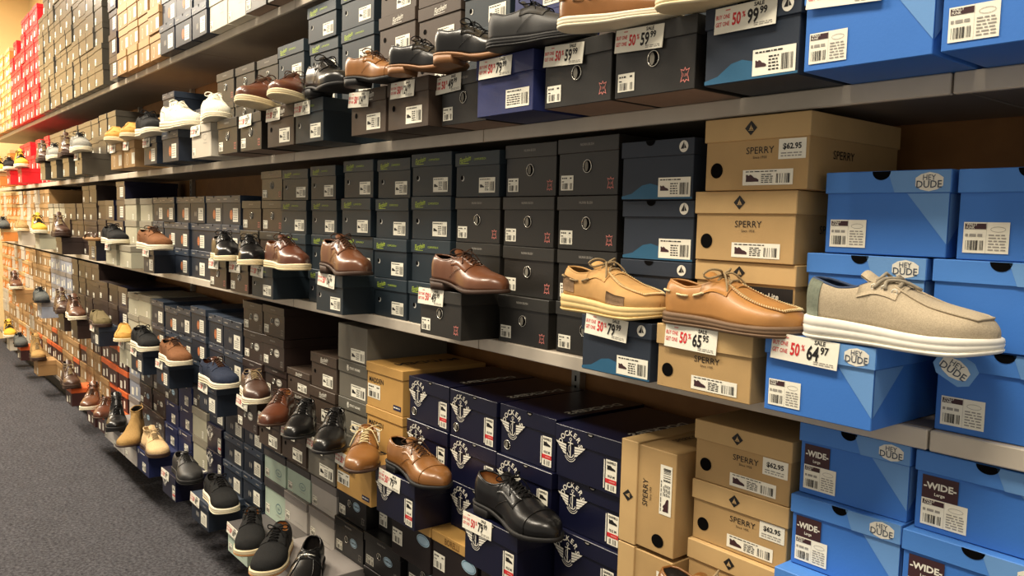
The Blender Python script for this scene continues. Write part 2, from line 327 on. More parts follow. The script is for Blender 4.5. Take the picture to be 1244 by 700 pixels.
def kinds():
    L = -BW / 2
    # glossy black with grommet and hide emblem
    for nm, bd, ld, oval in (('ring', C_['ring'], C_['ringl'], 0), ('ringo', C_['ringo'], C_['ringo'], 1), ('black', C_['black'], C_['black'], 2), ('ring2', C_['ringo'], C_['ringl'], 0)):
        k = BK(BW, BH, BD, bd, ld, .034); k.body.add([(-BW / 2 + .004, .005, -.0002), (BW / 2 - .004, .005, -.0002), (BW / 2 - .004, BD - .005, -.0002), (-BW / 2 + .004, BD - .005, -.0002)], [(0, 3, 2, 1)], mat('raw_board', (150, 128, 112), .8, noise=.05)); k.hole(.5 if not oval else .42, .5, .0145 if not oval else .012)
        q = k.part('size_label'); label_small(q, L + .012, .012, .046, .034, k.yb, 3)
        q = k.part('printed_logo'); q.text('NUNN BUSH', 0, BH - .016, .0085, k.yl, GREYINK, bold=.02)
        hide(q, -L - .026, .026, .0145, k.yb, ROSE if not oval else GREYINK)
        if oval:
            q2 = k.part('oval_emblem'); x = L + .66 * BW; q2.ell(x, .066, .026, .0165, k.yb, OVAL if oval == 2 else WHITEINK); q2.ring(x, .066, .0235, .014, .0015, k.yb - .0004, INK); q2.text('COMFORT', x, .066, .009, k.yb - .0004, INK, bold=.02)
        K[nm] = k
    # slate teal with lime script
    k = BK(BW, BH, BD, C_['teal'], C_['teall'], .040)
    q = k.part('printed_logo'); q.text('Florsheim', L + .050, BH - .020, .0235, k.yl, LIME, shear=.5, rot=.16, sx=.62, bold=.004); q.rect(L + .028, L + .07, BH - .033, BH - .0315, k.yl, LIME)
    q.rect(L + .088, L + .0888, BH - .03, BH - .012, k.yl, TEALINK); q.text('COMFORTECH', L + .124, BH - .021, .0085, k.yl, LIME, bold=.0)
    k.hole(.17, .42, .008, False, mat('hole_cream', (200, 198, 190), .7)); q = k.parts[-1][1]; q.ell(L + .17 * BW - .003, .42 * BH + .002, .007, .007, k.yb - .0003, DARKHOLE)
    q = k.part('size_label'); label_std(q, L + .118, .012, .076, .043, k.yb, seed=4); K['teal'] = k
    # umber with white script
    k = BK(BW, BH, BD, C_['brown'], C_['brown'], .038)
    q = k.part('printed_logo'); q.text('Florsheim', L + .115, BH - .018, .025, k.yl, WHITEINK, shear=.5, rot=.12, sx=.62, bold=.006); q.rect(L + .085, L + .14, BH - .032, BH - .0305, k.yl, WHITEINK)
    k.hole(.16, .45, .008, False); q = k.part('size_label'); label_std(q, L + .1, .012, .082, .045, k.yb, seed=6); K['brown'] = k
    # dusk navy with copper oval and notch
    k = BK(BW, BH, BD, C_['navyo'], C_['navyol'], .032); k.vnotch(.5, .008)
    q = k.part('printed_logo'); q.ell(L + .105, .045, .017, .022, k.yb, TANINK, 16)
    for z in range(5): q.rect(L + .09, L + .12, .03 + z * .008, .0308 + z * .008, k.yb - .0004, C_['navyo'])
    q.rect(L + .02, L + .06, BH - .018, BH - .0135, k.yl, GREYINK); q.rect(L + .155, L + .19, BH - .02, BH - .016, k.yl, GREYINK)
    q = k.part('size_label'); x = L + .125; q.rect(x, x + .06, .014, .074, k.yb, PAPER); lines(q, x + .006, x + .052, .02, .068, k.yb - .0004, 5, GREYINK, 7); K['navyo'] = k
    k = BK(BW, BH, BD, C_['navyo'], C_['navyol'], .032); k.vnotch(.5, .008)
    q = k.part('printed_logo'); q.ell(L + .07, .045, .006, .013, k.yb, GREYINK, 12); q.ell(L + .088, .045, .006, .013, k.yb, GREYINK, 12); q.rect(L + .02, L + .06, BH - .018, BH - .0135, k.yl, GREYINK); q.rect(L + .155, L + .19, BH - .02, BH - .016, k.yl, GREYINK)
    q = k.part('size_label'); q.rect(L + .12, L + .19, .014, .074, k.yb, PAPER); lines(q, L + .126, L + .18, .02, .052, k.yb - .0004, 4, GREYINK, 9); shoe_icon(q, L + .165, .06, .012, k.yb - .0004, GREYINK); K['navyp'] = k
    # ink navy with blue wave and yacht badge
    k = BK(BW, BH, BD, C_['spn'], C_['spn'], .036); k.notch(.42, .014)
    q = k.body; pts = [(L + .003, .002)] + [(-L - .003, .002)]
    zs = [(1, .006), (.85, .008), (.7, .016), (.55, .030), (.42, .036), (.3, .032), (.15, .014), (0, .008)]
    q.poly(pts + [(L + .003 + a * (BW - .006), z) for a, z in zs], k.yb, C_['wave'])
    q = k.part('yacht_badge'); x = -L - .028; q.ell(x, BH - .018, .0125, .0125, k.yl, WHITEINK); q.poly([(x - .008, BH - .023), (x + .001, BH - .023), (x + .001, BH - .007)], k.yl - .0004, INK); q.poly([(x + .002, BH - .022), (x + .008, BH - .022), (x + .002, BH - .012)], k.yl - .0004, INK)
    q = k.part('size_label'); label_std(q, L + .115, .006, .092, .042, k.yb - .0004, seed=8, brown=True); K['spn'] = k
    # kraft with compass diamond
    k = BK(BW, BH * .96, BD, C_['kraft'], C_['kraftl'], .040); H = k.h
    k.hole(.13, .28, .0135, False)
    q = k.part('diamond_badge'); pdiamond(q, L + .1, H - .02, .0125, k.yl, INK, C_['kraftl'])
    q = k.part('printed_logo'); q.text('SPERRY', L + .118, .067, .0165, k.yb, INK, sx=1.05); q.text('Since 1935', L + .118, .055, .0065, k.yb, INK)
    q = k.part('side_lettering'); tv = MB(); tv.text('SPERRY', 0, 0, .02, 0, INK, sx=1.15); q.add([(-L - .0015, .12 + p[0], .06 + p[2]) for p in tv.v], [tuple(f[::-1]) for f in tv.f], INK)
    q = k.part('size_label'); label_std(q, L + .085, .008, .1, .026, k.yb, seed=10, brown=True); K['spk'] = k
    k2 = BK(BW, BH * .96, BD, C_['kraft'], C_['kraftl'], .040); k2.parts += k.parts[2:]
    q = k2.part('price_label'); q.rect(L + .155, L + .207, .05, .083, k.yb, PAPER); q.text('$62.95', L + .181, .071, .013, k.yb - .0005, INK, bold=.03); lines(q, L + .16, L + .2, .053, .062, k.yb - .0005, 2, GREYINK, 2); K['spkp'] = k2
    k3 = BK(BW, BH * .96, BD, C_['kraft'], C_['kraftl'], .040); k3.parts += [p for p in k.parts[2:] if p[0] != 'size_label']
    q = k3.part('foam_sticker'); q.rect(L + .115, BW / 2 - .006, .045, .08, k.yb, INK); q.text('OrthoLite', L + .153, .064, .0165, k.yb - .0005, WHITEINK, sx=.85, bold=.01); q.rect(L + .13, L + .175, .053, .0545, k.yb - .0005, GREYINK); K['spko'] = k3
    # sideways kraft box is the same box turned later
    # cobalt
    def hdbox(wide):
        k = BK(BW, BH, BD, C_['hd'], C_['hdl'], .034); k.notch(.47, .016, .85); x = -L
        k.lid.poly([(L + .125, BH - .0335), (x - .001, BH - .0335), (x - .001, BH - .001), (L + .112, BH - .001)], k.yl, C_['hdp'])
        k.body.poly([(L + .145, BH - .035), (x - .012, .03), (x - .003, .02), (x - .003, BH - .035)], k.yb, C_['hdp'])
        k.body.add([(x - .0022, .006, .02), (x - .0022, .10, BH - .036), (x - .0022, .006, BH - .036)], [(0, 1, 2)], C_['hdp'])
        q = k.part('hex_badge'); hexbadge(q, x - .034, BH - .018, .044, k.yl - .0005, 0)
        q = k.part('size_label'); xa = L + .012; lw, lh, z = .066, .044, .010; y = k.yb - .0004
        q.rect(xa, xa + lw, z, z + lh, y, PAPER); y -= .0005
        q.rect(xa + .002, xa + .033, z + .034, z + lh - .002, y, PLUM); q.text('WALLY', xa + .004, z + .0405, .0048, y - .0004, WHITEINK, 'L', bold=.02); q.text('FUNK', xa + .004, z + .0363, .0048, y - .0004, WHITEINK, 'L', bold=.02)
        barcode(q, xa + .004, xa + .030, z + .004, z + .018, y, 18); lines(q, xa + .003, xa + .028, z + .021, z + .03, y, 1, GREYINK)
        q.rect(xa + .0335, xa + .0338, z, z + lh, y, GREYINK); lines(q, xa + .037, xa + .062, z + .003, z + .028, y, 6, GREYINK, 4)
        q.ring(xa + .05, z + .034, .011, .004, .0006, y, GREYINK, 12)
        if wide:
            q = k.part('size_sticker'); q.rect(xa, xa + .052, z + lh + .0005, z + lh + .038, k.yb - .0008, PLUM); q.text('-WIDE-', xa + .026, z + lh + .022, .0148, k.yb - .0013, WHITEINK, bold=.035); q.text('Large', xa + .026, z + lh + .009, .007, k.yb - .0013, WHITEINK, bold=.02)
        return k
    K['hd'] = hdbox(0); K['hdw'] = hdbox(1)
    # midnight with winged anchor
    k = BK(BW, BH * 1.05, BD, C_['dock'], C_['dock'], .042); H = k.h
    q = k.part('winged_anchor_print'); anchor_emblem(q, L + .054, H - .050, .043, k.yl - .0004, WHITEINK)
    k.notch(.55, .011, .9); k.parts[-1][1].ell(L + .55 * BW, H - .004, .007, .004, k.yl - .0004, GREYINK, 10, PI, 2 * PI)
    q = k.part('size_label'); xa = -L - .048; y = k.yb - .0004
    q.rect(xa, xa + .034, .008, .085, y, PAPER); y -= .0005; q.text('GARFIELD', xa + .017, .0785, .0075, y, INK, sx=.85, bold=.03); shoe_icon(q, xa + .017, .066, .0125, y)
    q.text('10.5 M', xa + .017, .045, .0085, y, INK, bold=.03); q.rect(xa, xa + .034, .027, .038, y, REDINK); q.rect(xa + .012, xa + .03, .031, .034, y - .0004, ROSE); barcode(q, xa + .006, xa + .028, .011, .024, y, 10)
    q.rect(xa - .006, xa - .0025, .012, .083, y, WHITEINK)
    q = k.part('lid_lettering'); tv = MB(); tv.text('DOCKERS', 0, 0, .034, 0, WHITEINK, sx=1.35, bold=.03)
    q.add([(-L - .034 - p[2], .17 + p[0] * -1, H + .0007) for p in tv.v], [tuple(f[::-1]) for f in tv.f], WHITEINK); K['dock'] = k
    k2 = BK(BW, BH * 1.05, BD, C_['dock'], C_['dock'], .042); k2.parts += [p for p in k.parts[2:]]; k2.hole(.14, .2, .012); K['dockh'] = k2
    # golden kraft
    k = BK(BW, BH * 1.1, BD, C_['kraftd'], C_['kraftd'], .030); H = k.h
    q = k.part('printed_logo'); q.text('MADDEN', L + .058, .088, .022, k.yb, INK, sx=.95, bold=.02)
    tv = MB(); tv.text('MADDEN', 0, 0, .05, 0, INK, sx=1.2, bold=.02); q.add([(.0 - p[2], .17 - p[0], H + .0007) for p in tv.v], [tuple(f[::-1]) for f in tv.f], INK)
    q = k.part('size_label'); label_small(q, L + .008, .028, .075, .045, k.yb, 5)
    q = k.part('navy_sticker'); q.rect(-L - .055, -L - .012, .014, .030, k.yb, C_['bluec']); lines(q, -L - .052, -L - .015, .018, .027, k.yb - .0005, 1, WHITEINK, 1); K['mad'] = k
    # smoke grey crest
    k = BK(BW, BH, BD, C_['stacy'], C_['stacyl'], .042)
    q = k.part('printed_logo'); x = L + .075; q.ring(x, BH - .021, .009, .012, .0022, k.yl, WHITEINK, 10, PI * .9, PI * 2.1); q.poly([(x - .006, BH - .012), (x, BH - .033), (x + .006, BH - .012)], k.yl - .0003, WHITEINK); q.text('STACY ADAMS', x + .052, BH - .021, .0115, k.yl, WHITEINK, bold=.03)
    q = k.part('size_label'); label_std(q, L + .095, .012, .105, .042, k.yb, seed=12); K['stacy'] = k
    k = BK(BW, BH, BD, C_['stacy'], C_['stacy'], .125); q = k.part('size_label'); label_std(q, L + .1, .008, .1, .042, k.yl, seed=12); K['smoke'] = k
    # black body with kraft lid
    k = BK(BW, BH * .95, BD, C_['blackbr'], C_['kraftd'], .026); H = k.h
    q = k.part('printed_logo'); q.text('BORELLI', L + .1, H - .013, .021, k.yl, mat('bronze_ink', (120, 84, 40), .5), sx=.9, bold=.02)
    q = k.part('size_label'); label_small(q, L + .008, .03, .055, .04, k.yb, 6)
    q = k.part('oval_emblem'); q.ell(-L - .04, .078, .033, .015, k.yb, OVAL); q.ring(-L - .04, .078, .029, .0125, .0015, k.yb - .0004, mat('teal_ink', (70, 120, 140), .5)); K['borelli'] = k
    # violet
    k = BK(BW, BH, BD, C_['violet'], C_['violet'], .045); q = k.part('size_label'); label_std(q, L + .115, .012, .085, .04, k.yb, False, seed=14); K['violet'] = k
    # putty, pale grey, mint, bone
    k = BK(BW, BH, BD, C_['greyp'], C_['greypl'], .034); q = k.part('size_label'); q.rect(-L - .075, -L - .052, .008, .04, k.yb, PAPER); lines(q, -L - .072, -L - .055, .012, .036, k.yb - .0004, 3, GREYINK); K['putty'] = k
    k = BK(BW, BH, BD, C_['lgrey'], C_['lgreyl'], .036); q = k.part('size_label'); label_small(q, L + .012, .012, .04, .034, k.yb, 8); q = k.part('printed_logo'); q.rect(L + .1, L + .18, .02, .0215, k.yb, GREYINK); K['lgrey'] = k
    k = BK(BW, BH, BD, C_['mint'], C_['mintl'], .030); q = k.part('size_label'); label_small(q, L + .012, .012, .04, .032, k.yb, 8)
    q = k.part('oval_emblem'); q.ring(L + .145, .05, .028, .016, .0025, k.yb, mat('petrol_ink', (64, 110, 128), .5)); q.text('flex', L + .145, .05, .014, k.yb, mat('petrol_ink', (64, 110, 128), .5)); q.rect(L + .12, L + .17, .025, .0265, k.yb, GREYINK); K['mint'] = k
    k = BK(BW, BH, BD, C_['white'], C_['white'], .032); q = k.part('oval_emblem'); q.ring(L + .15, .078, .022, .012, .0015, k.yb, GREYINK); q.rect(L + .13, L + .17, .054, .0555, k.yb, GREYINK); q = k.part('size_label'); label_small(q, L + .01, .01, .035, .03, k.yb, 8); K['bone'] = k
    # royal navy with circle
    k = BK(BW, BH, BD, C_['bluec'], C_['bluec'], .036); q = k.part('printed_logo'); q.ring(L + .045, BH - .016, .0115, .0115, .002, k.yl, WHITEINK, 16); q.poly([(L + .04, BH - .02), (L + .05, BH - .02), (L + .045, BH - .01)], k.yl, WHITEINK); q.rect(L + .075, L + .15, BH - .018, BH - .0135, k.yl, WHITEINK)
    q = k.part('size_label'); label_std(q, L + .1, .015, .06, .05, k.yb, seed=2); K['royal'] = k
    # far kinds
    k = BK(BW, BH, BD, card('tan_card', (158, 124, 82)), card('tan_card_lid', (170, 134, 90)), .038); k.hole(.5, .8, .006, False); k.parts[-1] = ('finger_hole', k.parts[-1][1])
    q = k.part('size_label'); q.rect(-L - .06, -L - .035, .015, .07, k.yb, PAPER); q.rect(-L - .03, -L - .008, .015, .07, k.yb, PAPER); q.ring(L + .07, .04, .016, .028, .003, k.yb, PAPER, 14); K['kraftfar'] = k
    k = BK(BW, BH, BD, C_['olive'], C_['olive'], .034); q = k.part('finger_hole'); q.ell(0, .065, .006, .008, k.yb, DARKHOLE); q.ring(0, .065, .009, .011, .002, k.yb - .0003, SILVER, 12); q = k.part('size_label'); label_small(q, L + .01, .01, .04, .04, k.yb, 8); K['taupe'] = k
    k = BK(BW, BH, BD, C_['dock'], C_['dock'], .034); q = k.part('size_label'); q.rect(L + .09, L + .17, .012, .09, k.yb, PAPER); lines(q, L + .095, L + .165, .03, .085, k.yb - .0004, 4, GREYINK); q.rect(L + .09, L + .17, .012, .022, k.yb - .0004, C_['bluec']); K['dockw'] = k
    for nm, b, l in (('red', 'red', 'red'), ('orange', 'orange', 'kraftl'), ('maroon', 'maroon', 'orl'), ('bluegrey', 'bluegrey', 'lgreyl')):
        k = BK(BW, BH, BD, C_[b], C_[l], .034); q = k.part('size_label'); q.rect(L + .04, L + .085, .01, .055, k.yb, PAPER); q.rect(L + .13, L + .16, .02, .07, k.yb, PAPER if nm != 'red' else ROSE); K[nm] = k
kinds()
DESC = dict(ring=('black shoe box with round grommet', 'black grommet'), ring2=('brownish grommet shoe box', 'brownish grommet'), ringo=('dark brown shoe box with oval', 'brown oval'), black=('black shoe box with blue oval', 'black blue-oval'),
    teal=('slate shoe box with lime script', 'lime script'), brown=('umber shoe box with white script', 'umber script'), navyo=('navy shoe box with copper oval', 'copper oval'), navyp=('navy shoe box with square label', 'plain navy'),
    spn=('navy shoe box with blue wave', 'blue wave'), spk=('kraft shoe box with dark diamond', 'kraft diamond'), spko=('kraft shoe box with black foam sticker', 'stickered kraft'), spkp=('price-labelled kraft diamond shoe box', 'priced kraft diamond'), hd=('blue shoe box with white hexagon', 'bright blue'), hdw=('blue shoe box with WIDE sticker', 'blue WIDE'),
    dock=('midnight shoe box with winged anchor', 'winged anchor'), dockh=('winged anchor shoe box with grommet', 'grommet winged anchor'), mad=('golden kraft shoe box', 'golden kraft'), stacy=('grey shoe box with white crest', 'grey crest'), smoke=('plain dark grey shoe box', 'plain grey'),
    borelli=('black shoe box with kraft lid', 'kraft lidded'), violet=('violet blue shoe box', 'violet'), putty=('putty grey shoe box', 'putty'), lgrey=('pale grey shoe box', 'pale grey'), mint=('mint shoe box with graphite lid', 'mint'), bone=('off-white shoe box', 'off-white'),
    royal=('royal navy shoe box', 'royal navy'), kraftfar=('plain tan shoe box', 'tan'), taupe=('glossy taupe shoe box', 'taupe'), dockw=('midnight shoe box with white label', 'white-label midnight'), red=('red shoe box', 'red'), orange=('orange shoe box', 'orange'), maroon=('maroon shoe box with orange lid', 'maroon'), bluegrey=('blue-grey shoe box', 'blue-grey'))
SHNAME = dict(A='lower bay', B='middle shelf', C='upper shelf', D='top shelf')
PULLED = {}
class Spec(dict):
    pass
BOXES = []
SUB = {'finger_hole': 'box_body', 'lid_notch': 'lid', 'yacht_badge': 'lid', 'diamond_badge': 'lid', 'hex_badge': 'lid', 'lid_lettering': 'lid', 'eyelets': 'eyestay', 'tread': 'outsole', 'collar': 'upper', 'seam': 'upper', 'lace_hole': 'box_body'}
def new_box(kind, x0, x1, z0, h, p, far=False):
    k = K[kind]; s_ = Spec(kind=kind, x=(x0 + x1) / 2, y=-p, z=z0 + .0006, sx=(x1 - x0 - .004) / k.w, sz=(h - .0012) / k.h, far=far, label=None, keep=False, yaw=0 if p > .08 else random.uniform(-.007, .007), tilt=random.gauss(0, .006), h=h, w=x1 - x0)
    BOXES.append(s_); return s_
def attach(o, n, have, root):
    o.parent = have.get(SUB.get(n), root)
def realise(s_):
    r = empty('shoe_box', (s_['x'], s_['y'], s_['z']), s_['yaw']); k = K[s_['kind']]
    r.scale = (s_['sx'], 1, s_['sz'])
    if s_['far']:
        o = bpy.data.objects.new('shoe_box', tiny_mesh(s_['kind'])); COL.objects.link(o); o.location = r.location; o.rotation_euler = r.rotation_euler; o.scale = r.scale
        bpy.data.objects.remove(r); r = o
    else:
        have = {}
        for n, me in k.proto():
            o = bpy.data.objects.new(n, me); COL.objects.link(o); attach(o, n, have, r); have[n] = o
        have['lid'].rotation_euler = (0, s_['tilt'] * .6, 0)
        have['lid'].location = (0, 0, 0)
    return tag(r, s_['label'], 'shoe box', DESC[s_['kind']][1] + ' shoe boxes ' + SHNAME[s_['shelf']])
def finalise():
    def area_px(s_):
        P = []
        for a in (-1, 1):
            for b in (0, 1):
                c = RC.T @ (np.array([s_['x'] + a * s_['w'] / 2, s_['y'], s_['z'] + b * s_['h']]) - CAM); P.append((c[0] / c[2] * FPX + CX, c[1] / c[2] * FPX + CY))
        xs = [min(1244, max(0, p[0])) for p in P]; h0 = min(700, max(0, P[0][1])) - min(700, max(0, P[1][1])); h1 = min(700, max(0, P[2][1])) - min(700, max(0, P[3][1]))
        return abs(max(xs) - min(xs)) * abs(h0 + h1) / 2
    for s_ in BOXES: s_['a'] = area_px(s_) + (1e6 if s_['keep'] else 0)
    BOXES.sort(key=lambda s_: -s_['a'])
    NK = 296
    for s_ in BOXES[:NK]: realise(s_)
    q = MB()
    for s_ in BOXES[NK:]:
        me = tiny_mesh(s_['kind']); o = len(q.v); cy, sy = math.cos(s_['yaw']), math.sin(s_['yaw'])
        co = np.empty(len(me.vertices) * 3); me.vertices.foreach_get('co', co); co = co.reshape(-1, 3) * (s_['sx'], 1, s_['sz'])
        q.v += [(s_['x'] + a * cy - b * sy, s_['y'] + a * sy + b * cy, s_['z'] + c) for a, b, c in co]
        mi = [q.mi(m) for m in me.materials]
        for p in me.polygons: q.f.append([i + o for i in p.vertices]); q.m.append(mi[p.material_index]); q.sm.append(False)
    o = q.build('shoe_boxes'); tag(o, 'hundreds of small shoe boxes stacked along the far left of the shoe wall', 'shoe boxes', None, 'stuff')
TINY = {}
def tiny_mesh(kind):
    if kind not in TINY:
        k = K[kind]; q = MB()
        for n, m in k.parts:
            if n in ('box_body', 'lid', 'size_label'): 
                for mt in m.mats: q.mi(mt)
                o = len(q.v); q.v += m.v
                for f, mi, s_ in zip(m.f, m.m, m.sm): q.f.append([i + o for i in f]); q.m.append(q.mats.index(m.mats[mi])); q.sm.append(s_)
        TINY[kind] = q.mesh('shoe_box')
    return TINY[kind]
STACKS = []          # (shelf, x centre, kind, list of boxes) -> numbered from the right afterwards
def column(shelf, z, x0, x1, rows, far=False, y0=.0):
    cells = []
    for i, rw in enumerate(rows):
        if isinstance(rw, str): rw = (rw,)
        kind = rw[0]; h = rw[1] if len(rw) > 1 and rw[1] else BH; p = rw[2] if len(rw) > 2 and rw[2] is not None else None
        key = rw[3] if len(rw) > 3 else None; dx = rw[4] if len(rw) > 4 else 0.
        if kind == '-': z += h; continue
        pp = (p if p is not None else y0 + random.uniform(-.012, .001))
        jx = 0 if far else random.uniform(-.001, .001)
        r = new_box(kind, x0 + dx + jx, x1 + dx + jx, z, h, pp, far); r['shelf'] = shelf
        if key: PULLED[key] = (r, (x0 + x1) / 2 + dx, x1 - x0, z, h, pp, kind); r['keep'] = True
        else: cells.append((r, kind, len(cells), z))
        z += h
    STACKS.append((shelf, (x0 + x1) / 2, cells))
def number_stacks():
    from collections import defaultdict
    seen = defaultdict(int); names = {1: 'lowest', 2: 'second', 3: 'third', 4: 'fourth', 5: 'fifth', 6: 'sixth', 7: 'seventh', 8: 'eighth'}
    for sh in 'ABCD':
        st = sorted([s for s in STACKS if s[0] == sh], key=lambda s: -s[1])
        for s in st:
            byk = defaultdict(list)
            for c in s[2]: byk[DESC[c[1]][1]].append(c)
            for kw, cs in byk.items():
                n = seen[(sh, kw)]; seen[(sh, kw)] += 1
                cs.sort(key=lambda c: -c[3])
                for i, c in enumerate(cs):
                    row = 'topmost' if i == 0 else orth(i) + ' down'
                    c[0]['label'] = '%s, %s, %s such stack from right, %s' % (DESC[c[1]][0], row, orth(n), SHNAME[sh])
# ---- middle shelf (B)
column('B', ZM, -.583, -.365, [('hd', .138), ('hd', .139, .0, None, -.012), ('hd', .142, .0, None, .018)])
column('B', ZM, -.362, -.150, [('hd', .138), ('hd', .139, .0, None, -.012), ('hd', .142, .0, None, .018)])
column('B', ZM, -.828, -.623, [('hd', .136, .105, 'beige')])
column('B', ZM + .139, -.818, -.600, [('hd', .138, .0)])
column('B', ZM + .278, -.788, -.570, [('hd', .142, .0)])
column('B', ZM, -1.075, -.847, [('spk', .126, .105, 'boat')])
column('B', ZM + .1275, -1.060, -.826, [('spko', .125, .012), ('spk', .137, .02), ('spkp', .139, .03, None, .024)])
column('B', ZM, -1.291, -1.085, [('spn', .122, .105, 'boat2')])
column('B', ZM + .125, -1.270, -1.066, [('spn', .119, .01), ('spn', .129, .01), ('spn', .127, .02)])
column('B', ZM, -1.505, -1.297, [('ring', .126), ('ring', .13), ('ring', .13), ('ring', .138)])
column('B', ZM, -1.724, -1.516, [('ring', .126), ('ring', .13), ('ring', .13), ('ring', .136)])
column('B', ZM, -1.953, -1.745, [('ring', .129, .105, 'ox')])
column('B', ZM + .132, -1.942, -1.732, [('ring', .127), ('ring', .127), ('teal', .126)])
column('B', ZM, -2.185, -1.965, [('teal', .129), ('teal', .130), ('teal', .132), ('teal', .130)])
column('B', ZM, -2.405, -2.195, [('teal', .127), ('teal', .129), ('teal', .130), ('teal', .128)])
column('B', ZM, -2.618, -2.413, [('teal', .130, .105, 'tanderby')])
column('B', ZM + .132, -2.640, -2.425, [('teal', .127), ('teal', .130), ('teal', .130)])
column('B', ZM, -2.90, -2.69, [('teal', .126), ('teal', .129), ('teal', .130), ('teal', .125)])
column('B', ZM, -3.205, -2.985, [('teal', .124, .105, 'brownwhite')])
column('B', ZM + .126, -3.165, -2.925, [('teal', .128), ('teal', .130), ('teal', .122)])
column('B', ZM, -3.445, -3.235, [('ring2', .126, .105, 'blackwhite2')])
column('B', ZM + .128, -3.385, -3.170, [('ring2', .128), ('ring2', .130), ('ring', .122)])
column('B', ZM, -3.70, -3.485, [('ring2', .126, .105, 'blackwhite1')])
column('B', ZM + .128, -3.605, -3.39, [('ring2', .128), ('ring2', .130)])
column('B', ZM + .139, -3.84, -3.61, [('navyo', .137), ('navyo', .135)])
column('B', ZM, -4.075, -3.845, [('navyo', .139), ('navyo', .137), ('navyo', .135)])
column('B', ZM, -4.315, -4.085, [('navyp', .139), ('navyo', .137), ('navyp', .135)])
column('B', ZM, -4.55, -4.32, [('navyo', .139), ('navyo', .137), ('navyo', .135)])
column('B', ZM, -4.770, -4.56, [('navyp', .130, .105, 'tanwhite')]); column('B', ZM + .139, -4.785, -4.56, [('navyo', .137), ('navyo', .135)])
column('B', ZM, -4.99, -4.79, [('navyo', .139), ('navyo', .137), ('navyp', .135)])
column('B', ZM, -5.26, -5.0, [('putty', .130, .11, 'duffel1'), ('putty', .143), ('putty', .135)])
column('B', ZM, -5.60, -5.33, [('putty', .130, .11, 'sneak3'), ('putty', .143), ('putty', .135)])
column('B', ZM, -5.84, -5.615, [('dockw', .134), ('dockw', .134), ('dockw', .134), ('dockw', .12)])
column('B', ZM, -6.08, -5.855, [('dockw', .134, .11, 'sandal'), ('dockw', .134), ('dockw', .134)])
column('B', ZM, -6.34, -6.10, [('ringo', .134), ('ringo', .134), ('ringo', .134)])
# ---- upper shelf (C)
PC = .15
column('C', ZU, -.538, -.320, [('hd', .142, PC + .01)])
column('C', ZU, -.752, -.541, [('hd', .142, PC + .005, 'greyflat')])
column('C', ZU, -.953, -.757, [('spn', .136, PC, 'suede')])
column('C', ZU, -1.176, -.966, [('ring', .136, PC, 'tanboot')])
column('C', ZU, -1.392, -1.180, [('ring', .136, PC, 'none1')])
column('C', ZU, -1.628, -1.410, [('violet', .137, PC + .01, 'bigblack')])
column('C', ZU, -1.843, -1.636, [('ring', .133, PC - .03, 'dress1')])
column('C', ZU, -2.070, -1.852, [('brown', .135, PC, 'dress2')])
column('C', ZU, -2.292, -2.076, [('brown', .132, PC, 'tanox')])
column('C', ZU, -2.697, -2.475, [('teal', .142, PC, 'blackup')])
column('C', ZU, -2.942, -2.702, [('brown', .143, PC, 'tanwhiteup2')])
column('C', ZU, -3.210, -2.990, [('ring', .142, PC, 'tanwhiteup')])
column('C', ZU, -3.460, -3.235, [('ring', .142, PC, 'tanwhiteup3')])
column('C', ZU, -3.800, -3.540, [('bone', .144, PC, 'whitesneak2')])
column('C', ZU, -4.245, -3.985, [('navyo', .147, PC, 'whitesneak1')])
column('C', ZU, -4.572, -4.335, [('navyo', .140, PC, 'blacksneak')])
column('C', ZU, -4.98, -4.74, [('kraftfar', .146, PC, 'tanclog1')])
column('C', ZU, -5.27, -5.01, [('kraftfar', .146, PC, 'tanclog2')])
column('C', ZU, -6.26, -6.04, [('taupe', .146, PC, 'sport'), ('taupe', .13, .0), ('taupe', .14)])
def backrow(x0, x1, kinds_, z=ZU, first=.146): column('C', z + first, x0, x1, kinds_, y0=.0)
for a, b, ks in [(-.95, -.735, ['ring']), (-1.17, -.955, ['teal']), (-1.39, -1.175, ['brown', 'brown']), (-1.70, -1.48, ['violet', 'violet', 'violet']), (-1.925, -1.71, ['teal', 'teal', 'teal']),
                 (-2.165, -1.935, [('brown', .11), ('brown', .13), ('brown', .13)]), (-2.40, -2.175, [('brown', .12), ('brown', .135), ('brown', .13)]), (-2.665, -2.43, [('teal', .12), ('teal', .135), ('teal', .135)]),
                 (-2.925, -2.69, [('teal', .115), ('teal', .135), ('teal', .13)]), (-3.20, -2.955, [('brown', .13), ('teal', .15)]), (-3.44, -3.215, [('ring', .12), ('ring', .14)]), (-3.675, -3.45, [('ring', .12), ('ring', .14)]), (-3.91, -3.685, [('ring', .12), ('ring', .14)]),
                 (-4.10, -3.92, [('bone', .14)]), (-4.33, -4.11, [('navyp', .126)]), (-4.56, -4.335, [('navyo', .13)]), (-4.79, -4.57, [('navyo', .13), ('navyp', .13)]),
                 (-5.02, -4.80, [('kraftfar', .14)]), (-5.25, -5.03, [('kraftfar', .14)]), (-5.70, -5.50, [('dockw', .14)]), (-6.02, -5.80, [('taupe', .13), ('taupe', .14)])]: backrow(a, b, ks)
